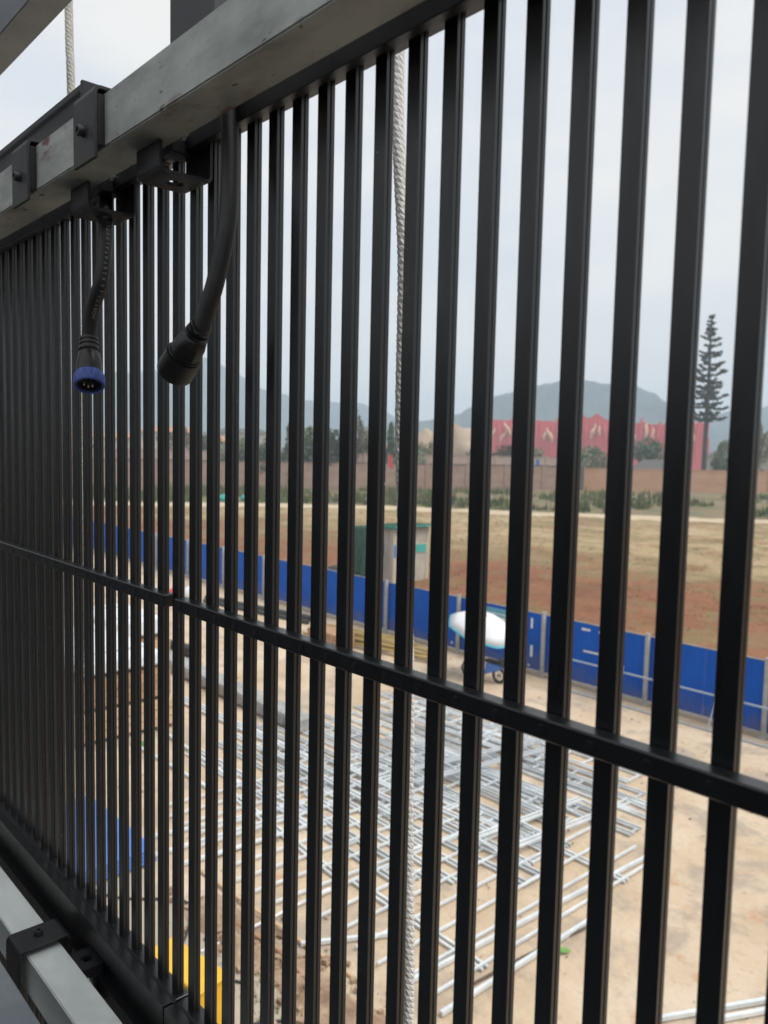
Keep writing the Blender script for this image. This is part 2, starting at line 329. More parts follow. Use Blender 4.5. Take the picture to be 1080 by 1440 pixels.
track = [(-150, -15), (-107.9, 31.7), (-97.6, 39.5), (-89.3, 51.7), (-78.6, 66.2), (-63.5, 76.6), (-53, 84.5), (-43.6, 91.7), (-38.5, 95.5), (-10, 118)]
tp = spline([(x, y, 0) for x, y in track], 10)
def ribbon(name, pts, w0, w1, z, m, kind='structure'):
    b = MB(); vs = []; fs = []
    for i, p in enumerate(pts):
        t = (pts[min(i+1, len(pts)-1)]-pts[max(i-1, 0)]).normalized(); nrm = Vector((-t.y, t.x, 0)); a = w0+.5*noise.noise(p*.3); c = w1+.4*noise.noise(p*.27)
        vs += [p-nrm*(a+1.6)+Vector((0, 0, z-.45)), p-nrm*a+Vector((0, 0, z)), p+nrm*c+Vector((0, 0, z)), p+nrm*(c+1.2)+Vector((0, 0, z-.4))]
    for i in range(len(pts)-1):
        for q in range(3): fs.append((4*i+q, 4*i+4+q, 4*i+5+q, 4*i+1+q))
    b.add(vs, fs); o = b.build(name, m, smooth=True); tag(o, kind=kind); return o
ribbon('earth_track', tp, 1.2, 1.0, .14, M['path'])
# verge behind the track up to the wall
vg = MB(); wallpts = [(-175, -75), (-121.3, 49), (-110, 74.3), (-98.6, 99.4), (-85, 128), (-64.4, 158.7), (-25, 218)]
wsp = spline([(x, y, 0) for x, y in wallpts], 10)
n = min(len(tp), len(wsp)); vs = []; fs = []
K = 24
tpp = [tp[int(i*(len(tp)-1)/60)] for i in range(61)]; wpp = [wsp[int(i*(len(wsp)-1)/60)] for i in range(61)]
for i in range(61):
    for k in range(K+1):
        p = tpp[i].lerp(wpp[i], k/K); vs.append((p.x, p.y, .12+.35*k/K+.25*noise.noise((p.x*.12, p.y*.12, 0))))
for i in range(60):
    for k in range(K): a = i*(K+1)+k; fs.append((a, a+1, a+K+2, a+K+1))
vg.add(vs, fs); tag(vg.build('verge', M['verge'], smooth=True), kind='structure')

# weeds: blades and low shrubs on the verge, dry tufts in the field (nobody could count them)
def tufts(name, spots, m, hmin, hmax, wd, blades, label):
    b = MB(); vs = []; fs = []
    for (x, y, z, s) in spots:
        for k in range(blades):
            a = rnd.uniform(0, 2*PI); h = rnd.uniform(hmin, hmax)*s; w = wd*s*rnd.uniform(.6, 1.3)
            ox, oy = rnd.gauss(0, .22*s), rnd.gauss(0, .22*s); lean = rnd.uniform(-.4, .4)*h; la = rnd.uniform(0, 2*PI)
            i = len(vs); c, sn = math.cos(a)*w, math.sin(a)*w
            vs += [(x+ox-c, y+oy-sn, z), (x+ox+c, y+oy+sn, z), (x+ox+lean*math.cos(la), y+oy+lean*math.sin(la), z+h)]
            fs.append((i, i+1, i+2))
    b.add(vs, fs); o = b.build(name, m); tag(o, label, None, None, 'stuff'); return o
sp = []
for k in range(2600):
    i = rnd.random()*59; k0 = int(i); fr = i-k0; q = rnd.random()**1.3*.8+.03
    p = tpp[k0].lerp(tpp[k0+1], fr).lerp(wpp[k0].lerp(wpp[k0+1], fr), q)
    if noise.noise((p.x*.07, p.y*.07, 5)) > -.15: sp.append((p.x, p.y, .2+.35*q, rnd.uniform(.6, 1.7)))
tufts('verge_weeds', sp, M['grass'], .35, 1.0, .10, 9, 'green weeds along the track below the brick wall')
sp = []
for k in range(9000):
    x = rnd.uniform(-95, 5); y = rnd.uniform(24, 80)
    if y > 26+.0*x and noise.noise((x*.12, y*.16, 9)) > -.05: sp.append((x, y, fh(x, y)-.02, rnd.uniform(.35, .8)))
tufts('field_tufts', sp, M['drygrass'], .10, .34, .03, 6, 'dry grass tufts scattered over the turned field')

# ------------------------------------------------------------------ mountains
def ridge(name, prof, dist, depth, seed, dz=1.0, rough=1.0):
    # prof: (azimuth from +Y in degrees, tan of elevation)
    az = [p[0] for p in prof]; te = [p[1] for p in prof]
    def hh(a):
        if a <= az[0]: return te[0]
        for i in range(len(az)-1):
            if a <= az[i+1]:
                u = (a-az[i])/(az[i+1]-az[i]); u = u*u*(3-2*u)*.5+u*.5
                return te[i]*(1-u)+te[i+1]*u
        return te[-1]
    na = 220; nr = 16; b = MB(); vs = []; fs = []
    for j in range(nr+1):
        q = j/nr*1.6-1.0
        for i in range(na+1):
            a = az[0]+(az[-1]-az[0])*i/na
            top = H+hh(a)*dist
            fall = math.exp(-(q*1.75)**2)
            d = dist+q*depth
            nz = (noise.noise((a*.35, q*2.2, seed))*.5+noise.noise((a*1.1, q*5, seed+9))*.22+noise.noise((a*3.1, q*9, seed+4))*.10)*rough
            z = top*fall*(1+(nz*.55)*min(1, abs(q)*2.5+.04)) + (noise.noise((a*2.6, 0, seed+2))*1.6+noise.noise((a*7.0, 0, seed+3))*.9)*rough*fall
            vs.append((math.sin(R(a))*d, math.cos(R(a))*d, max(z, -.2)-.05))
    for j in range(nr):
        for i in range(na): p = j*(na+1)+i; fs.append((p, p+1, p+na+2, p+na+1))
    b.add(vs, fs); o = b.build(name, M['mount'], smooth=True); tag(o, kind='structure'); return o
ridge('mountain_ridge', [(-76, .03), (-73.5, .045), (-69.3, .070), (-66.1, .080), (-63.7, .086), (-60.5, .1035), (-57.9, .081), (-56.4, .067), (-53.5, .056), (-49.8, .0535), (-48.2, .047), (-46.9, .036), (-44, .024), (-41, .010), (-38, .004)], 1700, 380, 3)
ridge('wooded_mountain', [(-52, .012), (-49.5, .024), (-46.9, .031), (-44.9, .0345), (-42.9, .042), (-41.3, .055), (-39.9, .067), (-37.5, .079), (-35.8, .083), (-34.2, .087), (-32.7, .082), (-30.7, .079), (-29.4, .0705), (-28.7, .061), (-27.5, .050), (-25.6, .030), (-23.5, .012), (-20, .004)], 1250, 300, 11)
ridge('distant_hill', [(-30, .02), (-27.5, .035), (-25.6, .0435), (-24.5, .051), (-23.6, .049), (-22.4, .056), (-19, .07), (-14, .06), (-8, .03), (0, .01)], 1500, 300, 21)

# haze: one closed box round everything but the sky
hz = MB(); hz.span(-2550, 1450, -650, 3150, -1.4, 205)
ho = hz.build('haze', M['mount']); tag(ho, 'pale blue haze filling the air over the plain', None, None, 'stuff')
hmat = bpy.data.materials.new('haze_air'); hmat.use_nodes = True; hn = hmat.node_tree.nodes; hn.clear()
ho_out = hn.new('ShaderNodeOutputMaterial'); pv = hn.new('ShaderNodeVolumePrincipled')
pv.inputs['Color'].default_value = (.72, .86, 1.0, 1); pv.inputs['Density'].default_value = .00072; pv.inputs['Anisotropy'].default_value = .0
hmat.node_tree.links.new(pv.outputs[0], ho_out.inputs['Volume']); ho.data.materials.clear(); ho.data.materials.append(hmat)

# ------------------------------------------------------------------ unseen wall and floor added behind the viewer for shade, over a building base
o = MB().span(-4.5, 9, -2.55, -2.25, H-1.6, H+.40).span(-14, -4.5, -2.55, -2.25, H-1.6, H+6).build('shading_wall', M['concrete_wall'])  # unseen wall added for shade, taller at left to darken those bars
tag(o, 'plain dark wall added out of view behind the viewer to shade the bars', 'wall')
tag(MB().span(-14, 9, -2.25, .18, H-1.75, H-1.6).build('shading_floor', M['concrete_wall']), kind='structure')  # unseen floor added to shade the screen from below
tag(MB().span(-12, 9, -2.55, .18, -.2, H-1.752).build('building_base', M['concrete_wall']), 'blank lower storeys of the building under the walkway', 'building')

# ------------------------------------------------------------------ louvre panels
P = .04; PW = 1.0; YF = .46
ZT, ZB = .332, -.702
bar_poly = [(0, 0), (.0142, 0), (.0142, .0036), (.0135, .0039), (.0135, .0046), (.0142, .0049), (.0142, .0090), (.0130, .0100), (.0012, .0100), (0, .0090), (0, .0049), (.0006, .0046), (.0006, .0039), (0, .0036)]
def make_panel(name, X0, dz, label):
    root = empty(name, (X0, YF, H+dz), 0, label, 'louvre panel', 'black louvre panels of the screen')
    return root
first = {}
def fill_panel(root):
    if not first:
        b = MB(); b.prism(bar_poly, ZB-.004, ZT+.004, 'z'); bar = b.build('bar', M['black'], root, bevel=.0004)
        first['bar'] = bar; bar.location = (.02, 0, 0)
        for i in range(1, 25): inst(bar, root, (.02+P*i, 0, 0))
        tr = [(-.023, ZT-.013), (-.012, ZT-.013), (-.011, ZT), (.015, ZT), (.015, ZT+.038), (-.023, ZT+.038), (-.023, ZT+.018), (-.021, ZT+.0165), (-.021, ZT+.0145), (-.023, ZT+.013)]
        b = MB(); b.prism(tr, .001, .999); o = b.build('top_rail', M['black'], root, bevel=.0008); first['top'] = o
        brp = [(-.023, ZB), (-.008, ZB), (-.0075, ZB-.002), (-.0055, ZB-.002), (-.005, ZB), (.015, ZB), (.015, ZB-.033), (-.023, ZB-.033)]
        b = MB(); b.prism(brp, .001, .999); o = b.build('bottom_rail', M['black'], root, bevel=.0008); first['bottom'] = o
        b = MB(); b.prism([(-.0155, -.2), (-.0005, -.2), (-.0005, -.1845), (-.0155, -.1845)], .012, .988); o = b.build('middle_rail', M['black'], root, bevel=.0012); first['mid'] = o
        b = MB(); b.tube([(0, 0, 0), (0, -.0003, 0), (0, -.0006, 0)], [.0038, .0038, .0024], 12); rv = b.build('rivet', M['black'], o, loc=(.027, -.0155, -.1925)); first['rivet'] = rv
        for i in range(1, 25): inst(rv, o, (.027+P*i, -.0155, -.1925))
    else:
        for i in range(25): inst(first['bar'], root, (.02+P*i, 0, 0))
        inst(first['top'], root); inst(first['bottom'], root); md = inst(first['mid'], root)
        for i in range(25): inst(first['rivet'], md, (.027+P*i, -.0155, -.1925))
XA = -.8708
PH = .37+.735+.037
for X, dz, lb in [(XA, 0, 'black louvre panel filling the right of the screen, beside the white rope'),
                  (XA-PW-.002, 0, 'black louvre panel left of the joint, behind the two hanging cables'),
                  (XA-2*PW-.004, 0, 'far left black louvre panel whose bars close up to a solid dark face'),
                  (XA-3*PW-.006, 0, 'farthest black louvre panel at the very left edge of the upper row'),
                  (XA+PW+.002, 0, 'black louvre panel just beyond the right edge of the view'),
                  (XA, -PH, 'lower row black louvre panel under the panel beside the white rope'),
                  (XA-PW-.002, -PH, 'lower row black louvre panel seen beneath the lower galvanised tube')]:
    pr = make_panel('louvre_panel', X, dz, lb); fill_panel(pr)

# ------------------------------------------------------------------ galvanised tubes and steelwork
def sqtube(name, y0, y1, z0, z1, x0, x1, m, label, cat='steel tube', t=.003):
    root = empty(name, (x0, y0, H+z0), 0, label, cat)
    b = MB(); yo, yi, zo, zi = (0, y1-y0), (t, y1-y0-t), (0, z1-z0), (t, z1-z0-t); L = x1-x0
    outer = [(yo[0], zo[0]), (yo[1], zo[0]), (yo[1], zo[1]), (yo[0], zo[1])]; inner = [(yi[0], zi[0]), (yi[1], zi[0]), (yi[1], zi[1]), (yi[0], zi[1])]
    vs = [(0, *p) for p in outer]+[(L, *p) for p in outer]+[(0, *p) for p in inner]+[(L, *p) for p in inner]
    fs = []
    for i in range(4):
        j = (i+1) % 4; fs += [(i, j, 4+j, 4+i), (8+i, 12+i, 12+j, 8+j), (i, 8+i, 8+j, j), (4+i, 4+j, 12+j, 12+i)]
    b.add(vs, fs)
    o = b.build(name, m, bevel=.0018, seg=2); bpy.data.objects.remove(root); o.name = name
    o.location = (x0, y0, H+z0); tag(o, label, cat); o.data.polygons.foreach_set('use_smooth', [False]*len(o.data.polygons)); return o
sqtube('steel_tube', .365, .413, .315, .371, -6, 3, M['galv'], 'thick galvanised square tube running along the top of the louvre screen')
sqtube('steel_tube', .365, .413, -.805, -.748, -6, 3, M['galv_skylit'], 'galvanised square tube along the foot of the screen, under the black strap')
sqtube('steel_tube', .447, .497, .677, .735, -6, 3, M['galv_dim'], 'dark weathered tube crossing the top left corner against the sky')
sqtube('steel_tube', .235, .285, -.70, -.64, -6, .5, M['galv_dim'], 'blurred grey tube nearest the viewer in the bottom left corner')
# charcoal post above the tube
pr = empty('steel_post', (-.812, .456, H+.371), 0, 'charcoal steel post rising behind the upper galvanised tube', 'post')
MB().span(-.047, .047, -.018, .030, .006, 1.6).build('post_shaft', M['post'], pr, bevel=.003)
MB().span(-.055, .055, -.019, .019, 0, .006).build('base_plate', M['post'], pr)
# channel behind the tube, left part
ch = empty('cabinet_channel', (-3.9, .42, H+.372), 0, 'dark steel channel standing behind the upper tube, ending beside the first clamp', 'steel channel')
MB().prism([(0, 0), (.05, 0), (.05, .089), (0, .089), (0, .080), (.003, .076), (.003, .012), (0, .008)], 0, 2.835).build('channel_body', M['bracket'], ch, bevel=.001)
b = MB(); b.span(2.836, 2.842, -.002, .052, .0, .091); b.build('end_plate', M['bracket'], ch, bevel=.0012)
def screw(y, z, r=.0045): return MB().tube([(2.842, y, z), (2.8455, y, z), (2.847, y, z)], [r, r, r*.6], 12)
s0 = screw(.018, .078).build('screw', M['chrome'], ch)
screw(.008, .06).build('screw', M['pitch'], ch); screw(.034, .078).build('screw', M['pitch'], ch); screw(.012, .045).build('screw', M['chrome'], ch)

# ---- clamps
def strip(pts, t, x0, x1):
    # bent flat bar: centre line in (y,z), thickness t
    q = [Vector((p[0], p[1])) for p in pts]; L1 = []; L2 = []
    for i, p in enumerate(q):
        d = (q[min(i+1, len(q)-1)]-q[max(i-1, 0)]).normalized(); nn = Vector((-d.y, d.x))
        k = 1.0
        if 0 < i < len(q)-1:
            d1 = (q[i]-q[i-1]).normalized(); d2 = (q[i+1]-q[i]).normalized(); k = 1/max(.5, math.cos(d1.angle(d2)/2))
        L1.append(p+nn*t/2*k); L2.append(p-nn*t/2*k)
    return [(a.x, a.y) for a in L1]+[(a.x, a.y) for a in reversed(L2)]
def arc(cy, cz, r, a0, a1, n=5): return [(cy+r*math.cos(R(a0+(a1-a0)*k/n)), cz+r*math.sin(R(a0+(a1-a0)*k/n))) for k in range(n+1)]
def holeplate(b, x0, x1, y0, y1, z0, z1, r):
    cx, cy = (x0+x1)/2, (y0+y1)/2; n = 24; hx, hy = (x1-x0)/2, (y1-y0)/2; O = []; I = []
    for k in range(n):
        a = 2*PI*k/n; c, s = math.cos(a), math.sin(a); m = min(hx/max(abs(c), 1e-6), hy/max(abs(s), 1e-6)); O.append((cx+c*m, cy+s*m)); I.append((cx+c*r, cy+s*r))
    # pull the nearest samples onto the true corners
    for (sx_, sy_) in ((1, 1), (1, -1), (-1, 1), (-1, -1)):
        t = (cx+sx_*hx, cy+sy_*hy); k = min(range(n), key=lambda i: (O[i][0]-t[0])**2+(O[i][1]-t[1])**2); O[k] = t
    vs = [(*p, z0) for p in O]+[(*p, z0) for p in I]+[(*p, z1) for p in O]+[(*p, z1) for p in I]; fs = []
    for k in range(n):
        j = (k+1) % n; fs += [(k, j, n+j, n+k), (2*n+k, 3*n+k, 3*n+j, 2*n+j), (k, 2*n+k, 2*n+j, j), (n+k, n+j, 3*n+j, 3*n+k)]
    b.add(vs, fs)
def bolt(parent, x, y, z, dirv=(0, -1, 0)):
    d = Vector(dirv); p = Vector((x, y, z)); r = .0062; rs = .0033
    n = 18; up = d.orthogonal().normalized(); w = d.cross(up); b = MB(); prof = [(r, 0), (r, .0062), (r*.9, .0072), (rs, .0072), (rs, .003), (0.0001, .003)]; vs = []; fs = []
    for (rr, q) in prof:
        for k in range(n): a = 2*PI*k/n; vs.append(p+d*q+rr*(math.cos(a)*up+math.sin(a)*w))
    for i in range(len(prof)-1):
        for k in range(n): fs.append((i*n+k, i*n+(k+1) % n, (i+1)*n+(k+1) % n, (i+1)*n+k))
    b.add(vs, fs); return b.build('bolt', M['bracket'], parent, smooth=True)
def strap_clamp(X, label, sgn=1):
    c = empty('strap_clamp', (X, .355, H+.371), 0, label, 'clamp', 'strap clamps over the galvanised tubes')
    # local z=0 at tube top, y=0 at front plate centre
    b = MB(); pts = [(0, -.070), (0, -.002)]+arc(.006, -.002, .006, 180, 90, 4)[1:]+[(.0585, .004)]
    b.prism(strip(pts, .004, 0, 0), -.029, .029); b.build('strap', M['bracket'], c, bevel=.0006)
    b = MB(); b.span(-.029, .020, .0590, .0625, -.05, .0058); b.build('back_leg', M['bracket'], c)
    b = MB(); b.span(-.0285, .0285, .0022, .0098, -.055, -.003); b.build('spacer_pad', M['pitch'], c)
    bolt(c, .0, -.002, -.036); return c
strap_clamp(-.890, 'larger looking black strap clamp with socket bolt on the upper tube, beside the channel end')
strap_clamp(-1.100, 'black strap clamp with a socket bolt on the upper tube, near the left edge')
c = empty('strap_clamp', (-1.172, .352, H-.748), 0, 'black strap clamp wrapped over the lower galvanised tube in the corner', 'clamp', 'strap clamps over the galvanised tubes')
b = MB(); pts = [(0, -.078), (0, .005)]+arc(.007, .005, .007, 180, 90, 5)[1:]+[(.066, .012)]+arc(.066, .005, .007, 90, 0, 5)[1:]+[(.073, -.018)]
b.prism(strip(pts, .004, 0, 0), -.027, .027); b.build('strap', M['bracket'], c, bevel=.0006)
bolt(c, .0, .036, .0145, (0, 0, 1))

def hook(X, label):
    c = empty('hook_bracket', (X, .427, H+.284), 0, label, 'bracket', 'hook brackets between the tube and the louvre screen')
    w = .027
    b = MB(); pts = [(-.030, .030), (-.030, .010)]+arc(-.022, .008, .008, 180, 270, 4)+[(-.018, 0)]
    b.prism(strip(pts, .004, 0, 0), -w, w); b.build('front_leg', M['bracket'], c, bevel=.0005)
    b = MB(); holeplate(b, -w, w, -.018, .018, -.002, .002, .0095); b.build('tab', M['bracket'], c)
    b = MB(); pts = [(.018, 0)]+arc(.023, .006, .006, 270, 360, 4)+[(.029, .012), (.029, .088)]
    b.prism(strip(pts, .004, 0, 0), -w, w); b.build('back_leg', M['bracket'], c, bevel=.0005)
    b = MB(); b.tube([(.004, .024, .05), (.004, .012, .05)], .003, 10).tube([(.004, .012, .05), (.004, .009, .05)], .006, 6); b.build('screw', M['chrome'], c, smooth=False)
    b = MB(); b.span(-.022, .004, -.006, .022, .030, .046); b.build('lug', M['bracket'], c, bevel=.0015)
    return c
hook(-.823, 'black hook bracket with a round hole, directly left of the thick hanging cable')
hook(-1.012, 'black hook bracket with a round hole above the cable with the blue ring')
tag(MB().span(-4, 2.2, .450, .454, H-.7715, H-.7355).build('joint_flat', M['black'], None, bevel=.0006), 'flat black strip closing the joint between the upper and lower louvre rows', 'steel strip')
c = empty('hook_bracket', (-1.103, .432, H-.757), 0, 'black holed bracket beside the lower tube at the bottom left, with a zinc screw', 'bracket', 'hook brackets between the tube and the louvre screen')
b = MB(); holeplate(b, -.0245, .0245, -.0165, .0165, -.002, .002, .0085); b.build('tab', M['bracket'], c)
MB().span(-.0245, .0205, .0100, .0135, -.035, -.0021).build('front_leg', M['bracket'], c)
MB().span(.0205, .0245, -.0135, .0135, -.055, -.0021).build('side_web', M['bracket'], c)
b = MB(); b.tube([(.0245, -.008, -.013), (.040, -.008, -.013)], .0032, 10).tube([(.0246, -.008, -.013), (.031, -.008, -.013)], .0065, 6); b.build('screw', M['chrome'], c)

# ------------------------------------------------------------------ cables
def lathe(b, p0, d, prof, n=28):
    d = Vector(d).normalized(); up = d.orthogonal().normalized(); w = d.cross(up); vs = []; fs = []; p0 = Vector(p0)
    for q, rr in prof:
        for k in range(n):
            a = 2*PI*k/n; r_ = rr(k) if callable(rr) else rr; vs.append(p0+d*q+max(r_, 1e-5)*(math.cos(a)*up+math.sin(a)*w))
    for i in range(len(prof)-1):
        for k in range(n): fs.append((i*n+k, i*n+(k+1) % n, (i+1)*n+(k+1) % n, (i+1)*n+k))
    b.add(vs, fs)
def rel(pts, o): return [Vector(p)-Vector(o) for p in pts]
# cable A, right
oA = (-.722, .43, .335)
cA = empty('power_cable', (oA[0], oA[1], H+oA[2]), 0, 'thick black cable ending in a plain black connector, right of the two', 'cable', 'cables hanging from the upper tube')
pa = spline(rel([(-.724, .438, .345), (-.720, .433, .322), (-.7085, .427, .275), (-.6965, .417, .215), (-.703, .408, .158), (-.7140, .402, .124), (-.7195, .400, .108)], oA), 10)
MB().tube(pa, .0089, 18).build('cable', M['rubber'], cA, smooth=True)
MB().tube([pa[0]+Vector((0, 0, -.006)), pa[0]+Vector((0, 0, .006)), pa[0]+Vector((.001, 0, .012))], [.0125, .0125, .009], 6).build('gland_nut', M['chrome'], cA)
pA, dA = Vector((-.7165, .401, .117))-Vector(oA), Vector((-.096, -.004, -.080)).normalized()
SA, SR = .77, .86
prof = [(0, .0099), (.0, .0125), (.003, .0128), (.0032, .0112), (.006, .0112), (.0062, .0132), (.010, .0134), (.0102, .0118), (.013, .0118), (.0132, .0142), (.017, .0146), (.0172, .0128), (.020, .0130), (.022, .0152), (.036, .0182), (.052, .0188)]
prof = [(q*SA, r_*SR) for q, r_ in prof]
b = MB(); lathe(b, pA, dA, prof); b.build('strain_relief', M['plastic'], cA, smooth=True)
prof = [(.0521, .0188), (.0521, .0202), (.054, .0206), (.0545, .0192), (.056, .0192), (.0565, .0222), (.080, .0228), (.088, .0226), (.091, .0215), (.091, .018), (.083, .0175), (.083, 0)]
prof = [(q*SA, r_*SR) for q, r_ in prof]
b = MB(); lathe(b, pA, dA, prof, 48); b.build('coupling_ring', M['plastic'], cA, smooth=True)
rb = MB()
for k in range(6):
    q = (.030+.0034*k)*SA; side = Vector((.78, -.30, -.55)); side = (side-side.dot(dA)*dA).normalized(); cc = pA+dA*q+side*(.0172+.0022*k/5)*SR
    rb.box(cc, (.0014, .008, .0018), M=Matrix((dA, side.cross(dA), side)).transposed())
rb.build('grip_ribs', M['plastic'], cA)
# cable B, left with blue ring
oB = (-1.045, .44, .32)
cB = empty('power_cable', (oB[0], oB[1], H+oB[2]), 0, 'black cable with printed lettering ending in a blue ringed socket, left of the two', 'cable', 'cables hanging from the upper tube')
pb = spline(rel([(-1.040, .441, .325), (-1.022, .433, .29), (-.997, .422, .25), (-.991, .414, .2), (-1.012, .411, .165), (-1.0205, .4105, .14), (-1.0215, .41, .12)], oB), 10)
MB().tube(pb, .0089, 18).build('cable', M['rubber'], cB, smooth=True)
MB().tube([pb[0]+Vector((0, 0, -.004)), pb[0]+Vector((0, 0, .008))], [.0125, .0125], 6).build('gland_nut', M['chrome'], cB)
pB = Vector((-1.0214, .4102, .131))-Vector(oB)
bdir = [Vector((0, 0, -1)), Vector((.25, -.10, -1)).normalized(), Vector((.47, -.19, -.86)).normalized()]
prof = [(0, .0099), (0, .0122), (.003, .0124), (.0032, .0108), (.0055, .0108), (.0057, .0128), (.009, .0130), (.0092, .0112), (.0115, .0112), (.0117, .0134), (.016, .0138), (.0162, .012), (.019, .0125), (.021, .0145), (.034, .0172), (.052, .0180)]
b = MB(); lathe(b, pB, bdir[1], [(q, r_*.9) for q, r_ in prof]); b.build('strain_relief', M['plastic'], cB, smooth=True)
pR = pB+bdir[1]*.049; dR = bdir[2]
prof = [(0, .015), (0, .0170), (.002, .0180)]+[(q, (lambda k: .0190 if k % 6 < 4 else .0172)) for q in (.004, .0115)]+[(.012, .0187), (.0165, .0187), (.0175, .018), (.0175, .0155), (.0115, .0153)]
b = MB(); lathe(b, pR, dR, prof, 72); ring = b.build('coupling_ring', M['blue_ring'], cB, smooth=True); ring['label'] = 'ribbed blue coupling ring'
b = MB(); lathe(b, pR, dR, [(.0105, .0152), (.0105, 0.0)], 32); lathe(b, pR, dR, [(.0106, .0138), (.0160, .0138), (.0160, .0126), (.0106, .0126)], 32); b.build('socket_face', M['pitch'], cB)
up = dR.orthogonal().normalized(); w_ = dR.cross(up); hz_ = Vector((1, .3, 0)); hz_ = (hz_-hz_.dot(dR)*dR).normalized(); vt = dR.cross(hz_)
if vt.z < 0: vt = -vt
for (a, c2) in ((-.005, -.003), (-.0005, -.0055), (-.0055, .0035), (.004, .004), (.006, -.001)):
    p = pR+dR*.0106+hz_*a+vt*c2
    MB().tube([p, p+dR*.004, p+dR*.0055], [.0014, .0014, .0008], 8).build('contact_pin', M['pin'] if (a < .003) else M['pitch'], cB)
# lettering on cable B
txt = "HOBVVI(AXSBFATALXAOKDI"
cu = bpy.data.curves.new('t', 'FONT'); toc = bpy.data.objects.new('t', cu); COL.objects.link(toc)
path = pb[::-1]; cum = [0]
for i in range(1, len(path)): cum.append(cum[-1]+(path[i]-path[i-1]).length)
def atlen(s):
    for i in range(1, len(path)):
        if cum[i] >= s: u = (s-cum[i-1])/(cum[i]-cum[i-1]); return path[i-1].lerp(path[i], u), (path[i]-path[i-1]).normalized()
    return path[-1], (path[-1]-path[-2]).normalized()
tb = MB(); camv = Vector((0, 0, 0))-Vector(oB)
for i, chh in enumerate(txt):
    cu.body = chh; cu.size = .0062; cu.align_x = 'CENTER'; dg = bpy.context.evaluated_depsgraph_get(); dg.update()
    me = bpy.data.meshes.new_from_object(toc.evaluated_get(dg))
    p, t = atlen(.040+.0061*i); v = (camv-p); v = (v-v.dot(t)*t).normalized(); sd_ = t.cross(v).normalized()
    # tilt the print a little to the left of the facing side
    v2 = (v*.93+sd_*.30).normalized(); up2 = v2.cross(t)
    vs = [p+v2*.00905+t*q.co.x+up2*(q.co.y-.0022) for q in me.vertices]
    tb.add(vs, [tuple(pl.vertices) for pl in me.polygons]); bpy.data.meshes.remove(me)
bpy.data.objects.remove(toc)
tb.build('printed_lettering', M['print'], cB)

# ------------------------------------------------------------------ ropes
def rope(name, pts, r, lay, m, label, zlow, ztop):
    root = empty(name, (0, 0, 0), 0, label, 'rope', 'ropes hanging outside the screen')
    b = MB(); P0 = spline(pts, 60)
    L = [0]
    for i in range(1, len(P0)): L.append(L[-1]+(P0[i]-P0[i-1]).length)
    step = lay/10; nst = int(L[-1]/step); fine = []; k = 0
    for i in range(nst+1):
        s = i*step
        while k < len(L)-2 and L[k+1] < s: k += 1
        fine.append(P0[k].lerp(P0[k+1], (s-L[k])/max(1e-9, L[k+1]-L[k])))
    for st in range(3):
        pts2 = []
        for i, p in enumerate(fine):
            a = 2*PI*(i/10.0)+st*2*PI/3; pts2.append(p+Vector((math.cos(a), math.sin(a), 0))*r*.29)
        b.tube(pts2, r*.71, 8)
    o = b.build('rope_strands', m, root, smooth=True)
    b = MB(); b.tube([P0[-1], (P0[-1].x, P0[-1].y, zlow)], r*.95, 8).tube([P0[0], (P0[0].x, P0[0].y, ztop)], r*.95, 8); b.build('rope_tail', m, root, smooth=True)
    return root
a = .62
rope('rope', [(-.690, a, H+.95), (-.6776, a, H+.4378), (-.672, a, H+.32), (-.6605, a, H+.20), (-.6585, a, H+.02), (-.648, a, H-.12), (-.6365, a, H-.258), (-.631, a, H-.45), (-.6225, a, H-.667), (-.62, a, H-1.2)], .0073, .021, M['rope'],
     'white twisted rope hanging just outside the bars in the middle', .0, H+6)
rope('rope', [(-1.585, .60, H+1.3), (-1.5776, .60, H+.79), (-1.570, .6, H+.66), (-1.545, .6, H+.1), (-1.512, .6, H-.386), (-1.505, .6, H-1.2)], .0080, .024, M['rope_back'],
     'greyish rope hanging behind the channel at the upper left', .0, H+6)

# ------------------------------------------------------------------ blue site fence
posts = [-62, -57.6, -53.2, -48.9, -44.7, -40.8, -36.9, -33.05, -28.5, -24.0, -19.95, -16.05, -12.2, -8.65, -4.9, -1.1, 2.7, 6.5]
fr = empty('site_fence', (0, 0, 0), 0, 'blue sheet metal site fence with grey posts across the yard', 'fence')
def sheet_mesh(w, hgt):
    b = MB(); n = max(2, int(w/.10)); poly = []
    for i in range(n+1): poly.append((w*i/n, (.010 if i % 2 else 0)))
    back = [(x, y+.003) for x, y in reversed(poly)]
    b.prism(poly+back, 0, hgt, 'z'); return b
pm = {}
for i in range(len(posts)-1):
    x0, x1 = posts[i], posts[i+1]; nsh = 4; w = (x1-x0)/nsh
    for k in range(nsh):
        key = round(w, 2)
        if key not in pm:
            o = sheet_mesh(w-.006, 1.98).build('fence_sheet', M['bluepanel'], fr); pm[key] = o
        else: o = inst(pm[key], fr)
        o.location = (x0+w*k, 22.1+.004*(k % 2), .14)
    b = MB(); b.span(x0+.04, x1-.04, 22.085, 22.125, 2.125, 2.15); b.build('top_cap', M['greypost'], fr)
p0 = None
for x in posts:
    if p0 is None:
        b = MB(); b.tube([(0, 0, 0), (0, 0, 2.16), (0, 0, 2.2)], [.075, .075, .06], 10); b.box((0, 0, .04), (.22, .2, .08)); b.box((0, 0, 2.22), (.13, .13, .05))
        p0 = b.build('fence_post', M['greypost'], fr, smooth=True); p0.location = (x, 21.98, 0)
    else: inst(p0, fr, (x, 21.98, 0))
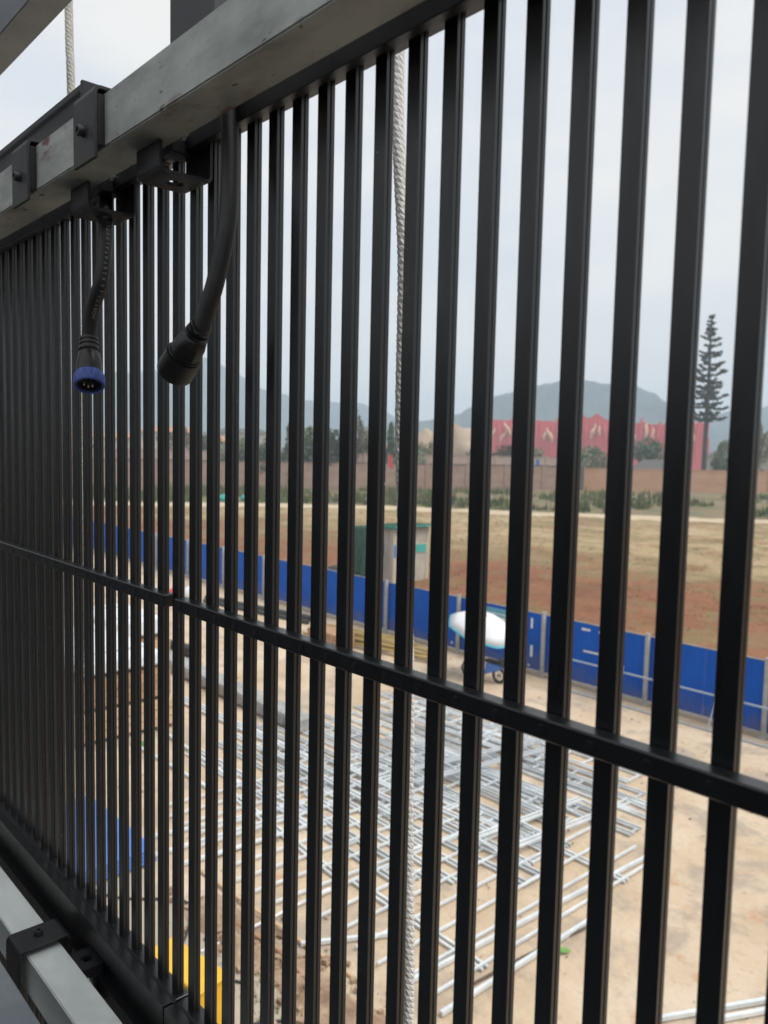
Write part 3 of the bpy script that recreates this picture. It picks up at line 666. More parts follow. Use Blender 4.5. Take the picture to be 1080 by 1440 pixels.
# print strips left on the sheets
def strips(xs):
    for (x, z, w, h) in xs: MB().box((x, 22.085, z), (w, .004, h)).build('white_sticker', M['white'], fr)
strips([(-14.45, 1.93, .32, .07), (-13.8, 1.93, .32, .07), (-14.2, 1.22, .62, .06), (-13.85, 1.47, .10, .05), (-16.62, 1.75, .09, .36), (-16.60, .78, .10, .40), (-16.7, .26, .1, .05), (-20.35, .33, .10, .07)])
# low pale guard rail in front of the fence, right
gr = empty('guard_rail', (-14.8, 21.6, 0), 0, 'pale low guard rail with thin stays in front of the blue fence at right', 'railing')
MB().tube([(0, 0, .98), (11.5, .1, .95)], .028, 8).build('rail', M['rail'], gr, smooth=True)
MB().tube([(0, -.25, .03), (11.5, -.25, .03)], .028, 8).build('foot_rail', M['rail'], gr, smooth=True)
for x in (2.05, 5.0, 8.6, 11.3): MB().tube([(x, .0, 1.18 if x < 3 else .95), (x-.12, -.25, .03)], .026, 8).build('stay', M['rail'], gr, smooth=True)
# poster boards on fence
def poster(x0, x1, z0, z1, m1, label, bands):
    pr = empty('poster', ((x0+x1)/2, 22.078, z0), 0, label, 'poster'); w = (x1-x0)
    MB().box((0, 0, (z1-z0)/2), (w, .012, z1-z0)).build('board', m1, pr)
    for (cx, cz, bw, bh, m) in bands: MB().box((cx*w, -.008, cz*(z1-z0)), (bw*w, .003, bh*(z1-z0))).build('printed_band', m, pr)
poster(-19.4, -16.85, .75, 2.0, M['white'], 'pale teal and white poster on the blue fence behind the parasol', [(0, .93, 1, .13, M['teal_print']), (.02, .80, .9, .06, M['teal_print']), (-.1, .68, .4, .03, M['pinkwall']), (0, .06, 1, .11, M['teal_print'])])
poster(-32.6, -31.9, .6, 1.5, M['bluebox'], 'small faded blue notice on the fence at left', [(0, .8, .8, .1, M['white'])])

# ------------------------------------------------------------------ scooter with parasol
sc_ = empty('scooter', (-17.1, 20.15, 0), R(8), 'blue electric scooter parked under the white parasol by the fence', 'scooter')
def wheel(x, r=.26):
    t = MB(); n = 26; vs = []; fs = []; m = 8
    for i in range(n):
        a = 2*PI*i/n
        for j in range(m):
            c = 2*PI*j/m; rr = r-.045+.045*math.cos(c); vs.append((x+rr*math.cos(a), .05*math.sin(c), r+rr*math.sin(a)))
    for i in range(n):
        for j in range(m): fs.append((i*m+j, ((i+1) % n)*m+j, ((i+1) % n)*m+(j+1) % m, i*m+(j+1) % m))
    t.add(vs, fs); w = t.build('wheel', M['tyre'], sc_, smooth=True)
    h = MB(); h.tube([(x, -.05, r), (x, .05, r)], .05, 10)
    for k in range(6): a = k*PI/3; h.tube([(x, 0, r), (x+(r-.06)*math.cos(a), 0, r+(r-.06)*math.sin(a))], .012, 5)
    h.build('rim', M['greypost'], w)
wheel(-.62); wheel(.62)
MB().tube([(-.62, .09, .26), (-.48, .05, .66), (-.40, 0, .98)], .03, 8).tube([(-.62, -.09, .26), (-.48, -.05, .66)], .025, 8).build('fork', M['darkpipe'], sc_, smooth=True)
b = MB(); b.prism([(-.55, .42), (-.40, .30), (-.30, .50), (-.34, .98), (-.46, .94)], -.16, .16, 'y'); b.build('front_shield', M['bluebox'], sc_, bevel=.03)
b = MB(); b.prism([(-.38, .26), (.15, .24), (.30, .30), (.75, .48), (.80, .62), (.2, .66), (.10, .36), (-.34, .33)], -.15, .15, 'y'); b.build('body', M['bluebox'], sc_, bevel=.03)
b = MB(); b.prism([(.08, .66), (.78, .66), (.80, .76), (.5, .74), (.1, .74)], -.14, .14, 'y'); b.build('seat', M['tyre'], sc_, bevel=.03)
MB().tube([(-.36, -.34, 1.03), (-.40, -.1, .99), (-.40, .1, .99), (-.36, .34, 1.03)], .018, 8).build('handlebar', M['darkpipe'], sc_, smooth=True)
b = MB(); b.span(.72, 1.0, -.16, .16, .60, .86); b.build('rear_box', M['darkpipe'], sc_, bevel=.02)
b = MB(); b.tube([(.1, 0, .25), (-.05, -.15, .02)], .012, 6); b.build('stand', M['darkpipe'], sc_)
# parasol held on the scooter
pz = empty('parasol', (-17.1, 20.15, .9), R(8), 'white parasol with a teal hem fixed over the blue scooter', 'parasol')
ax = Vector((.16, -.10, 1)).normalized(); top = Vector((.05, -.05, 1.30)); n = 32; rings = 6; vs = []; fs = []
uu = ax.orthogonal().normalized(); ww = ax.cross(uu)
def canopy(r0_, r1_, mm, nm):
    b = MB(); vs = []; K2 = 5
    for j in range(K2+1):
        rr = r0_+(r1_-r0_)*j/K2
        for k in range(n):
            a = 2*PI*k/n; sc2 = 1-.06*abs(math.sin(a*4)); ex = 1.0
            p = Vector((math.cos(a)*rr*1.12*sc2, math.sin(a)*rr*.80*sc2, -.46*(rr/1.1)**2+.0))
            q = Matrix.Rotation(R(14), 3, 'Y') @ p; q = Matrix.Rotation(R(12), 3, 'X') @ q
            vs.append(top+q)
    fs = [(j*n+k, j*n+(k+1) % n, (j+1)*n+(k+1) % n, (j+1)*n+k) for j in range(K2) for k in range(n)]
    b.add(vs, fs); o = b.build(nm, mm, pz, smooth=True); s = o.modifiers.new('t', 'SOLIDIFY'); s.thickness = .008
canopy(.02, 1.14, M['white'], 'canopy'); canopy(1.14, 1.21, M['teal_print'], 'hem')
MB().tube([(-.36, 0, .05), (-.1, 0, .7), (.05, -.05, 1.36)], .02, 8).build('pole', M['darkpipe'], pz, smooth=True)
for k in range(8):
    a = k*PI/4; p = Vector((math.cos(a)*1.15, math.sin(a)*.82, -.45)); q = Matrix.Rotation(R(12), 3, 'X') @ (Matrix.Rotation(R(14), 3, 'Y') @ p)
    MB().tube([top+Vector((0, 0, -.04)), top+q*.5+Vector((0, 0, .08)), top+q], .008, 5).build('rib', M['greypost'], pz)

# ------------------------------------------------------------------ poles pile by the fence and wooden box
g = 'weathered poles heaped along the fence'
pp = None
for k in range(22):
    x = -22.4+rnd.uniform(-1.6, 1.4); y = 20.35+rnd.uniform(-.75, .7); z = .06+.11*(k//7)+rnd.uniform(0, .03); ln = rnd.uniform(3.2, 5.2)
    if pp is None:
        b = MB(); b.tube([(-.5, 0, 0), (-.2, .006, 0), (.2, -.004, 0), (.5, .003, 0)], [1, .96, .9, .82], 7)
        for vi, v in enumerate(b.v): c0 = [(-.5), -.2, .2, .5][vi//7]; b.v[vi] = (v[0], v[1]*.055, v[2]*.055)
        pp = b.build('pole', [M['bamboo']], None, smooth=True); o = pp
    else: o = inst(pp)
    o.location = (x, y, z); o.scale = (ln, 1, 1); o.rotation_euler = (0, rnd.uniform(-.01, .01), R(rnd.uniform(-2, 16)))
    tag(o, 'weathered bamboo pole in the heap lying along the blue fence', 'pole', g)
def crate(name, x0, x1, y0, y1, z0, hgt, m, label, group=None, planks=4, lid=None):
    c = empty(name, ((x0+x1)/2, (y0+y1)/2, z0), 0, label, 'crate', group); W, D = x1-x0, y1-y0
    MB().span(-W/2+.03, W/2-.03, -D/2+.03, D/2-.03, .09, hgt-.02).build('core', M['dark'], c)
    ph = (hgt-.1)/planks
    for k in range(planks):
        for (cx, cy, dx, dy) in ((0, -D/2+.012, W, .024), (W/2-.012, 0, .024, D-.05), (0, D/2-.012, W, .024), (-W/2+.012, 0, .024, D-.05)):
            MB().box((cx, cy, .1+ph*(k+.5)), (dx, dy, ph-.02)).build('plank', m, c)
    nl = max(3, int(W/.25))
    for k in range(nl): MB().box((-W/2+W*(k+.5)/nl, 0, hgt), (W/nl-.015, D, .024)).build('plank', m, c)
    for s in (-1, 0, 1): MB().box((0, s*(D/2-.08), .045), (W, .1, .09)).build('skid', M['wood2'], c)
    return c
crate('wooden_crate', -24.6, -22.8, 18.4, 19.3, 0, .62, M['wood2'], 'low brown wooden crate lying beside the heap of poles near the fence', planks=3)
# pipes on the ground near fence left
for k, (x0, y0, x1, y1, r_) in enumerate([(-34.5, 19.6, -27.6, 20.9, .13), (-34.0, 19.2, -27.2, 20.4, .10)]):
    o = MB().tube([(0, 0, r_), (x1-x0, y1-y0, r_)], r_, 12).build('black_pipe', M['darkpipe'], None, loc=(x0, y0, 0), smooth=True)
    tag(o, ['thick black plastic pipe lying at the foot of the blue fence', 'thinner black pipe lying in front of the thick one by the fence'][k], 'pipe')
# rubbish sack red/white near fence
b = MB(); n = 12
for j in range(6):
    pass
def blob(name, loc, s, m, seed, label, cat, sub=2, amp=.25):
    bm = bmesh.new(); bmesh.ops.create_icosphere(bm, subdivisions=sub, radius=1)
    for v in bm.verts:
        k = 1+amp*noise.noise(v.co*1.6+Vector((seed, 0, 0))); v.co = Vector((v.co.x*s[0]*k, v.co.y*s[1]*k, max(v.co.z, -.72)*s[2]*k+s[2]*.72))
    me = bpy.data.meshes.new(name); bm.to_mesh(me); bm.free(); me.materials.append(m); me.polygons.foreach_set('use_smooth', [True]*len(me.polygons))
    o = bpy.data.objects.new(name, me); COL.objects.link(o); o.location = loc; tag(o, label, cat); return o
blob('sack', (-35.5, 19.3, 0), (.45, .4, .35), M['white'], 3, 'white sack slumped at the fence foot on the left', 'sack')
blob('sack', (-36.3, 18.9, 0), (.35, .35, .28), M['red'], 5, 'reddish sack beside the white one at the fence foot', 'sack')

# ------------------------------------------------------------------ crates and wrapped goods at left
gy = 'crates stacked in the yard at left'
crate('wooden_crate', -24.0, -19.4, 7.4, 10.1, 0, .78, M['wood'], 'bottom wooden crate of the tall stack at the left', gy, planks=3)
crate('wooden_crate', -23.9, -19.5, 7.5, 10.0, .80, .72, M['wood2'], 'middle wooden crate of the tall stack, under the white wrapped load', gy, planks=3)
def bale(x0, x1, y0, y1, z0, h, label, m=M['white'], band=None):
    c = empty('wrapped_load', ((x0+x1)/2, (y0+y1)/2, z0), 0, label, 'wrapped load'); W, D = x1-x0, y1-y0
    MB().box((0, 0, h/2+.1), (W, D, h-.2 if h > .4 else h)).build('wrapping', m, c, bevel=.05, seg=2)
    MB().box((0, 0, .045), (W*.98, D*.98, .09)).build('pallet', M['wood2'], c)
    for s in (-.3, .3): MB().box((W*s, 0, h/2+.1), (.04, D+.02, h-.18)).build('binding_strap', M['darkpipe'], c)
    return c
bale(-24.0, -19.6, 7.6, 9.9, 1.53, .52, 'white film wrapped load on top of the tall crate stack')
crate('wooden_crate', -28.5, -25.0, 10.6, 12.8, 0, .9, M['wood'], 'wooden crate behind the tall stack, under the load with dark straps', gy, planks=3)
bale(-28.4, -25.1, 10.7, 12.7, .93, .75, 'white wrapped load with dark straps standing behind the tall stack')
b = MB()
o = blob('cloth_scrap', (-18.6, 8.85, 0), (.22, .18, .06), M['leafgreen'], 2, 'small bright green scrap on the ground by the crate stack', 'scrap', 1)
# dark roll against the crates
o = MB().tube([(0, 0, .22), (2.6, .5, .22)], .22, 14).build('dark_roll', M['darkpipe'], None, loc=(-28.0, 13.4, 0), smooth=True); tag(o, 'dark rolled sheet lying between the crates and the grey beams', 'roll')

# blue covered box
bb = empty('blue_board_stack', (-14.55, 5.62, 0), R(1), 'low stack of light blue boards lying near the left foot of the screen', 'board stack')
for k in range(4):
    MB().span(-1.5+.03*(k % 2), 1.5-.02*k, -.78, .78-.02*(k % 3), .06+.062*k, .06+.062*k+.056).build('board', M['bluebox'], bb, bevel=.006)
for s_ in (-1.2, 0, 1.2): MB().box((s_, 0, .028), (.1, 1.5, .056)).build('bearer', M['wood2'], bb)
# yellow cabinet
yc = empty('yellow_cabinet', (-8.56, 4.62, 0), R(9), 'yellow steel cabinet standing at the bottom left below the screen', 'cabinet')
MB().span(-.58, .52, -.22, .20, .05, 1.16).build('body', M['yellow'], yc, bevel=.012)
MB().span(-.61, .55, -.25, .23, 1.175, 1.22).build('lid', M['yellow'], yc, bevel=.012)
MB().span(-.57, .51, -.225, .205, 1.161, 1.174).build('seal', M['dark'], yc)
for k in range(2):
    d = MB(); d.span(-.54+.53*k, -.04+.53*k, -.245, -.2205, .10, 1.10); dd = d.build('door', M['yellow'], yc, bevel=.006)
    MB().span(-.10+.53*k, -.075+.53*k, -.27, -.2455, .55, .70).build('handle', M['darkpipe'], dd)
for s in (-.45, .4): MB().box((s, 0, .025), (.12, .4, .05)).build('foot', M['darkpipe'], yc)

# grey beams in a row
gb = 'grey steel box beams lying in a line'
beam0 = None
for k, (x, y, L, w, h, lb) in enumerate([(-28.4, 12.72, 3.9, .62, .42, 'grey box beam at the far left end of the line beside the crates'), (-24.45, 12.66, 3.9, .62, .42, 'middle grey box beam of the line lying in the yard'), (-20.5, 12.6, 3.05, .62, .42, 'third grey box beam, just left of the short end block'), (-17.38, 12.55, .62, .58, .40, 'short grey block closing the right end of the line of beams')]):
    c = empty('box_beam', (x, y, 0), R(rnd.uniform(-.8, .8)), lb, 'beam', gb)
    MB().span(0, L, -w/2, w/2, .06, h).build('shell', M['greypost'], c, bevel=.02)
    MB().span(0.05, L-.05, -w/2-.003, -w/2+.01, h-.09, h-.07).build('seam', M['galv_far2'], c)
    for s in (.15, .85): MB().box((L*s, 0, .03), (.1, w, .06)).build('bearer', M['wood2'], c)

# ------------------------------------------------------------------ galvanised ladder frames
T = .042
cache = {}
def tubebox(L, m, w=T, h=T):
    k = (round(L, 2), m.name, w, h)
    if k not in cache:
        me = MB().span(0, L, -w/2, w/2, 0, h); o = me.build('part', m, None); cache[k] = o.data; bpy.data.objects.remove(o)
    return cache[k]
def frame(x, y, z, rz, L, W, nr, m, label, group, over=.0, double=True, tilt=0.):
    root = empty('scaffold_ladder', (x, y, z), rz, label, 'steel frame', group); root.rotation_euler = (tilt, 0, rz)
    def part(name, me, loc, r=0):
        o = bpy.data.objects.new(name, me); COL.objects.link(o); o.parent = root; o.location = loc; o.rotation_euler = (0, 0, r)
    ch_ = tubebox(L, m)
    for yy in (0, W): part('chord', ch_, (0, yy, 0))
    if double:
        for yy in (.11, W-.11): part('chord', ch_, (0, yy, 0.0))
    rl = W-T if not over else W+2*over
    rg = tubebox(rl, m, T*.9, T*.9)
    for i in range(nr):
        xx = T/2+.03+(L-T-.06)*i/(nr-1)
        if over: part('rung', rg, (xx, -over, T+.001), PI/2)
        elif double: part('rung', tubebox(W-.22-T, m, T*.9, T*.9), (xx, .11+T/2, .002), PI/2)
        else: part('rung', rg, (xx, T/2, .002), PI/2)
    return root
G1 = 'galvanised ladder frames piled lengthwise'
ms = [M['galv_far'], M['galv_far2']]
ORD = ['nearest', 'second', 'third', 'fourth', 'fifth', 'sixth', 'seventh', 'eighth', 'ninth', 'tenth', 'eleventh', 'twelfth', 'thirteenth', 'fourteenth']
yy = 9.35; k = 0
while yy < 16.9:
    for side in (0, 1):
        x = (-17.6 if side == 0 else -13.7)+rnd.uniform(-.5, .4)
        frame(x, yy+rnd.uniform(-.08, .08), .015+.005*side, R(rnd.uniform(-1.6, 1.6)), rnd.choice([4.6, 5.2]), rnd.choice([.42, .55, .70]), rnd.choice([8, 9]), ms[(k+side) % 2],
              '%s lengthwise ladder frame from the near grids, in the %s column on the ground' % (ORD[k], ['left', 'right'][side]), G1)
    yy += rnd.uniform(.66, .92); k += 1
for layer in (1, 2):
    nn_ = 6 if layer == 1 else 3
    for k in range(nn_):
        yv = 10.2+6.0*(k+rnd.uniform(.1, .8))/nn_; x = rnd.uniform(-17.2, -13.9)
        frame(x, yv, .065*layer+.02, R(rnd.uniform(-2.2, 2.2)), rnd.choice([4.6, 5.0]), rnd.choice([.5, .7, .9]), rnd.choice([7, 9]), ms[(k+layer) % 2],
              '%s ladder frame from the near grids lying in the %s layer on the pile' % (ORD[k], ['second', 'topmost'][layer-1]), G1)
frame(-11.7, 15.35, .02, R(-5), 3.6, .5, 6, M['galv_far'], 'short ladder frame sticking out at the far right corner of the pile', None)
frame(-12.6, 13.9, .02, R(3), 4.6, .45, 7, M['galv_far2'], 'ladder frame reaching farthest right beside the rusty orange stain', None)
frame(-15.9, 17.3, .02, R(1.5), 6.0, .5, 9, M['galv_far'], 'farthest ladder frame of the pile, toward the blue fence', None)
# near group: crosswise tubes with long chords under them
frame(-10.3, 8.75, .02, R(-1), 3.1, 3.9, 7, M['galv_far'], 'wide grid frame with overhanging crosswise tubes at the near right of the pile', None, over=1.15)
frame(-14.95, 8.95, .02, R(-4.5), 4.55, 2.3, 10, M['galv_far'], 'wide grid frame with overhanging crosswise tubes at the near left of the pile', None, over=1.5)
frame(-9.05, 11.3, .16, R(84), 3.2, .8, 6, M['galv_far'], 'ladder frame lying crosswise over the right side of the pile', None)
frame(-12.2, 12.2, .24, R(80), 4.2, .7, 8, M['galv_far2'], 'ladder frame lying crosswise over the middle of the pile', None)
gt = 'loose galvanised tubes around the pile'
for (x, y, z, rz, L, lb) in [(-7.72, 7.3, .03, 86.5, 6.7, 'long loose tube along the right edge of the frame pile'), 
        (-6.95, 7.55, .03, 88.7, 3.5, 'short loose tube nearest the dark stick'), (-14.0, 6.7, .03, 77, 3.3, 'loose tube left of the near grids'), (-13.3, 6.5, .03, 85, 3.2, 'loose tube touching the left near grid'),
        (-12.7, 6.6, .03, 84, 3.2, 'third loose tube at the left of the near grids'), (-21.4, 11.25, .03, 2, 6.2, 'long pale channel in front of the grey beams'), (-21.4, 11.38, .03, 1.6, 6.2, 'long pale channel just behind the first one by the beams'),
        (-21.3, 11.10, .03, 2.5, 6.0, 'nearest of the three pale channels by the grey beams'), (-19.5, 9.6, .03, -3, 4.5, 'thin loose tube between the crates and the frame pile'), (-18.9, 8.6, .03, 2, 3.6, 'thin loose tube nearest the crate stack'),
        (-4.98, 9.7, .035, 61.9, 2.6, 'pale tube entering at the bottom right corner'), (-4.50, 10.2, .035, 62.6, 2.6, 'second pale tube at the bottom right corner'), (-9.4, 7.0, .03, 60, 1.4, 'short offcut tube at the near edge of the grids')]:
    o = bpy.data.objects.new('loose_tube', tubebox(L, M['galv_far'], .06, .06)); COL.objects.link(o); o.location = (x, y, z); o.rotation_euler = (0, 0, R(rz)); tag(o, lb, 'steel tube', gt)

# ------------------------------------------------------------------ debris strip, hoses, sticks
b = MB(); vs = []; fs = []; nx, ny = 70, 12
for j in range(ny+1):
    for i in range(nx+1):
        x = -11.6+5.0*i/nx; y = 6.05+.85*j/ny+.05*(x+9); e = min(j, ny-j)/(ny/2); ee = min(i, nx-i)/6
        z = (.03+.16*max(0, noise.noise((x*1.8, y*2.2, 1))+.35)+.05*noise.noise((x*7, y*7, 2)))*min(1, e*1.6)*min(1, ee)
        vs.append((x, y+.15*noise.noise((x*1.3, 0, 8)), z+.012))
for j in range(ny):
    for i in range(nx): p = j*(nx+1)+i; fs.append((p, p+1, p+nx+2, p+nx+1))
b.add(vs, fs); tag(b.build('loose_soil', M['soil'], smooth=True), 'strip of loose reddish soil along the edge of the slab', None, None, 'stuff')
b = MB()
for k in range(260):
    x = rnd.gauss(-9.2, 1.4); y = 6.35+rnd.gauss(0, .45)+.05*(x+9); s = abs(rnd.gauss(.02, .03))+.012
    b.box((x, y, s*.5+.03), (s*1.6, s*1.2, s), rz=rnd.uniform(0, 3), M=Matrix.Rotation(rnd.uniform(0, 3), 3, 'Z') @ Matrix.Rotation(rnd.uniform(-.5, .5), 3, 'X'))
tag(b.build('soil_clods', M['soil'], bevel=0), 'scattered clods and rubble on the loose soil strip', None, None, 'stuff')
sp = [(rnd.gauss(-8.3, .5), rnd.gauss(6.1, .25), .02, rnd.uniform(.3, .6)) for _ in range(60)]
tufts('slab_weeds', sp, M['grass'], .08, .3, .02, 8, 'small weeds growing in the soil at the slab edge')
for (pts, r_, m, nm, lb, cat) in [
    ([(-10.25, 5.75, .04), (-10.2, 6.9, .10), (-10.35, 8.3, .05)], .022, M['white'], 'white_stick', 'pale thin stick lying across the loose soil', 'stick'),
    ([(-7.1, 8.38, .03), (-6.98, 9.6, .04), (-6.82, 10.8, .03)], .022, M['stick'], 'dark_stick', 'dark stick lying on the slab right of the frames, by the green leaf', 'stick'),
    ([(-12.5, 6.9, .02), (-10.5, 6.95, .08), (-8.2, 7.15, .03)], .03, M['wood'], 'batten', 'thin wooden batten lying along the soil strip', 'batten'),
    ([(-11.0, 6.45, .06), (-9.4, 6.6, .1), (-8.0, 6.5, .05)], .028, M['wood2'], 'batten', 'brown batten half buried in the soil strip', 'batten')]:
    o = MB().tube(spline(pts, 4), r_, 7).build(nm, m, None, smooth=True); tag(o, lb, cat)
for k, pts in enumerate([[(-14.2, 5.0, .04), (-12.6, 5.3, .04), (-11.6, 6.2, .05), (-10.9, 5.9, .04), (-10.2, 5.2, .04)], [(-8.6, 5.2, .04), (-8.35, 5.7, .04), (-8.0, 6.05, .06), (-7.4, 6.2, .05), (-7.2, 5.7, .04), (-6.6, 5.2, .04)], [(-9.6, 5.6, .04), (-9.1, 5.9, .04), (-8.7, 5.6, .04)]]):
    o = MB().tube(spline(pts, 10), .022, 8).build('black_hose', M['darkpipe'], None, smooth=True)
    tag(o, ['black hose curving over the slab left of the yellow cabinet', 'black hose looping at the bottom centre beside the soil', 'short black hose end beside the yellow cabinet'][k], 'hose')
def leafobj(loc, s, label):
    b = MB(); b.add([(-1, 0, 0), (-.4, .32, .1), (.4, .3, .12), (1, 0, .02), (.4, -.3, .1), (-.4, -.3, .12), (0, 0, .02)], [(0, 1, 6), (1, 2, 6), (2, 3, 6), (3, 4, 6), (4, 5, 6), (5, 0, 6)])
    o = b.build('leaf', M['leafgreen'], None, loc=loc); o.scale = (s, s, s); o.rotation_euler = (.2, .1, .9); tag(o, label, 'leaf')
leafobj((-6.7, 9.97, .05), .16, 'bright green leaf on the slab right of the frame pile')
# stones on yard
b = MB()
for k in range(500):
    x = rnd.uniform(-30, 0); y = rnd.uniform(3, 21.5); s = rnd.uniform(.008, .03)
    b.box((x, y, .02+s*.3), (s*2, s*1.4, s), M=Matrix.Rotation(rnd.uniform(0, 3), 3, 'Z'))
tag(b.build('yard_grit', M['soil']), 'small stones and grit scattered over the yard', None, None, 'stuff')

# ------------------------------------------------------------------ hut
hut = empty('site_hut', (-35.15, 31.0, 0), 0, 'small grey plastered hut with a green sheet roof beyond the fence', 'hut')
MB().span(.03, 1.82, .03, 2.85, -.2, 3.02).build('walls', M['plaster'], hut)
MB().span(1.60, 1.86, -.02, .22, -.2, 3.01).build('pilaster', M['plaster_y'], hut); MB().span(-.02, .16, 0, .2, -.2, 3.01).build('pilaster', M['plaster_y'], hut); MB().span(1.64, 1.85, 2.7, 2.88, -.2, 3.01).build('pilaster', M['plaster_y'], hut)
b = MB(); b.prism([(-.3, 3.03), (2.15, 3.10), (2.15, 3.16), (-.3, 3.09)], -.25, 3.15, 'y'); b.build('roof', M['teal'], hut)
for k in range(9): MB().prism([(-.3, 3.091), (2.15, 3.161), (2.15, 3.19), (-.3, 3.12)], -.23+k*.39, -.13+k*.39, 'y').build('roof_rib', M['tarp'], hut)
wf = MB().span(1.821, 1.85, 1.72, 2.68, 1.50, 2.08).build('window', M['plaster_y'], hut)
MB().span(1.851, 1.865, 1.77, 2.63, 1.55, 2.03).build('pane', M['teal'], wf)
MB().span(.42, 1.0, .0, .029, 1.35, 2.15).build('notice_board', M['bluebox'], hut); MB().span(1.861, 1.875, .02, .20, 1.35, 2.1).build('notice_board', M['bluebox'], hut)
MB().span(1.821, 1.84, .5, 1.3, -.1, 1.95).build('door', M['greypost'], hut)
# green tarp draped at the hut's left
b = MB(); vs = []; fs = []; nx, ny = 22, 14
for j in range(ny+1):
    for i in range(nx+1):
        u, v = i/nx, j/ny; x = -1.3-1.9*u; z = 2.95-3.0*v+.05*math.sin(u*5); y = -.25-.25*v+.14*math.sin(u*19+v*2)*v+.05*math.sin(u*41+v*5); 
        vs.append((x+.1*math.sin(v*4), y, max(z, .02)))
for j in range(ny):
    for i in range(nx): p = j*(nx+1)+i; fs.append((p, p+1, p+nx+2, p+nx+1))
b.add(vs, fs); tp_ = b.build('tarpaulin', M['tarp'], None, loc=(-34.0, 31.2, 0), smooth=True); tag(tp_, 'dark green tarpaulin draped over a frame on the left of the hut', 'tarpaulin')
s = tp_.modifiers.new('t', 'SOLIDIFY'); s.thickness = .02
o = MB().span(-3.1, -1.25, .0, 2.2, 0, 2.9).build('tarp_stack', M['tarp'], None, loc=(-33.9, 31.1, 0), bevel=.15, seg=2); tag(o, 'covered stack of goods under green sheeting beside the hut', 'covered stack')
blob('rubble_heap', (-37.2, 30.2, 0), (1.1, .6, .28), M['concrete_wall'], 8, 'small grey rubble heap at the foot of the tarpaulin', 'rubble heap')
for k, (x, y) in enumerate([(-92.0, 54.8), (-90.6, 57.4)]):
    blob('teal_bundle', (x, y, .1), (1.0, .8, .55), M['teal'], k+3, ['teal covered bundle on the track, left of its twin', 'teal covered bundle on the track, right of its twin'][k], 'bundle')

# ------------------------------------------------------------------ person on the track
def person(loc, rz):
    root = empty('person', loc, rz, 'person in dark clothes walking on the pale track beyond the field', 'person')
    J = {'pel': (0, 0, .92), 'ch': (0, .01, 1.28), 'nk': (0, .01, 1.46), 'hd': (0, 0, 1.60), 'ht': (0, 0, 1.71), 'lsh': (-.19, 0, 1.40), 'rsh': (.19, 0, 1.40), 'lel': (-.25, .04, 1.13), 'rel': (.25, -.06, 1.13), 'lha': (-.25, -.06, .88), 'rha': (.26, -.14, .90),
         'lhi': (-.1, 0, .88), 'rhi': (.1, 0, .88), 'lkn': (-.11, -.12, .50), 'rkn': (.11, .03, .50), 'lan': (-.11, -.12, .09), 'ran': (.11, .22, .12), 'lto': (-.11, -.27, .03), 'rto': (.11, .10, .03)}
    rad = dict(pel=.14, ch=.15, nk=.06, hd=.10, ht=.07, lsh=.07, rsh=.07, lel=.045, rel=.045, lha=.035, rha=.035, lhi=.09, rhi=.09, lkn=.06, rkn=.06, lan=.045, ran=.045, lto=.04, rto=.04)
    E_ = [('pel', 'ch'), ('ch', 'nk'), ('nk', 'hd'), ('hd', 'ht'), ('ch', 'lsh'), ('lsh', 'lel'), ('lel', 'lha'), ('ch', 'rsh'), ('rsh', 'rel'), ('rel', 'rha'), ('pel', 'lhi'), ('lhi', 'lkn'), ('lkn', 'lan'), ('lan', 'lto'), ('pel', 'rhi'), ('rhi', 'rkn'), ('rkn', 'ran'), ('ran', 'rto')]
    ks = list(J); me = bpy.data.meshes.new('body'); me.from_pydata([J[k] for k in ks], [(ks.index(a), ks.index(b_)) for a, b_ in E_], [])
    me.materials.append(M['darkpipe']); o = bpy.data.objects.new('body', me); COL.objects.link(o); o.parent = root
    sk = o.modifiers.new('skin', 'SKIN'); me.skin_vertices[0].data[0].use_root = True
    for i, k in enumerate(ks): me.skin_vertices[0].data[i].radius = (rad[k], rad[k])
    ss = o.modifiers.new('s', 'SUBSURF'); ss.levels = 1; ss.render_levels = 1
person((-69.4, 74.6, .15), R(50))

# ------------------------------------------------------------------ walls beyond the field
def run_wall(name, pts, z0, z1, th, m, pm_, label, pitch, cop=.25, pil=True):
    root = empty(name, (0, 0, 0), 0, label, 'wall'); n = 0; pil0 = None
    for i in range(len(pts)-1):
        a, c = Vector((*pts[i], 0)), Vector((*pts[i+1], 0)); d = c-a; L = d.length; ang = math.atan2(d.y, d.x); k = max(1, int(L/pitch)); s = L/k
        for j in range(k):
            p = a+d*((j+.5)/k); o = MB().box((0, 0, (z0+z1)/2), (s-.5, th, z1-z0)).build('wall_bay', m, root, loc=(p.x, p.y, 0)); o.rotation_euler = (0, 0, ang)
            q = MB().box((0, 0, z1+.08), (s-.5, th+.12, .16)).build('coping', pm_, root, loc=(p.x, p.y, 0)); q.rotation_euler = (0, 0, ang)
            p2 = a+d*(j/k)
            if pil: o = MB().box((0, 0, (z0+z1)/2+.15), (.5, th+.25, z1-z0+.3)).build('pillar', pm_ if pil == 2 else m, root, loc=(p2.x, p2.y, 0)); o.rotation_euler = (0, 0, ang)
run_wall('brick_wall', [(-150, -20), (-121.3, 49), (-110.3, 74.3), (-98.8, 99.4), (-86.0, 126.9)], -.2, 4.85, .3, M['brick_old'], M['coping'], 'long weathered brick wall with a dark coping beyond the field at left', 7.5)
run_wall('brick_wall', [(-85.3, 127.3), (-64.4, 158.7), (-30, 210)], -.2, 4.55, .3, M['brick_new'], M['brick_new'], 'fresh orange brown wall at the right beyond the field', 19)
tag(MB().box((-85.6, 126.6, 2.5), (1.2, 1.2, 5.4), rz=.9).build('gate_pillar', M['coping']), 'dark pillar where the two brick walls meet', 'pillar')
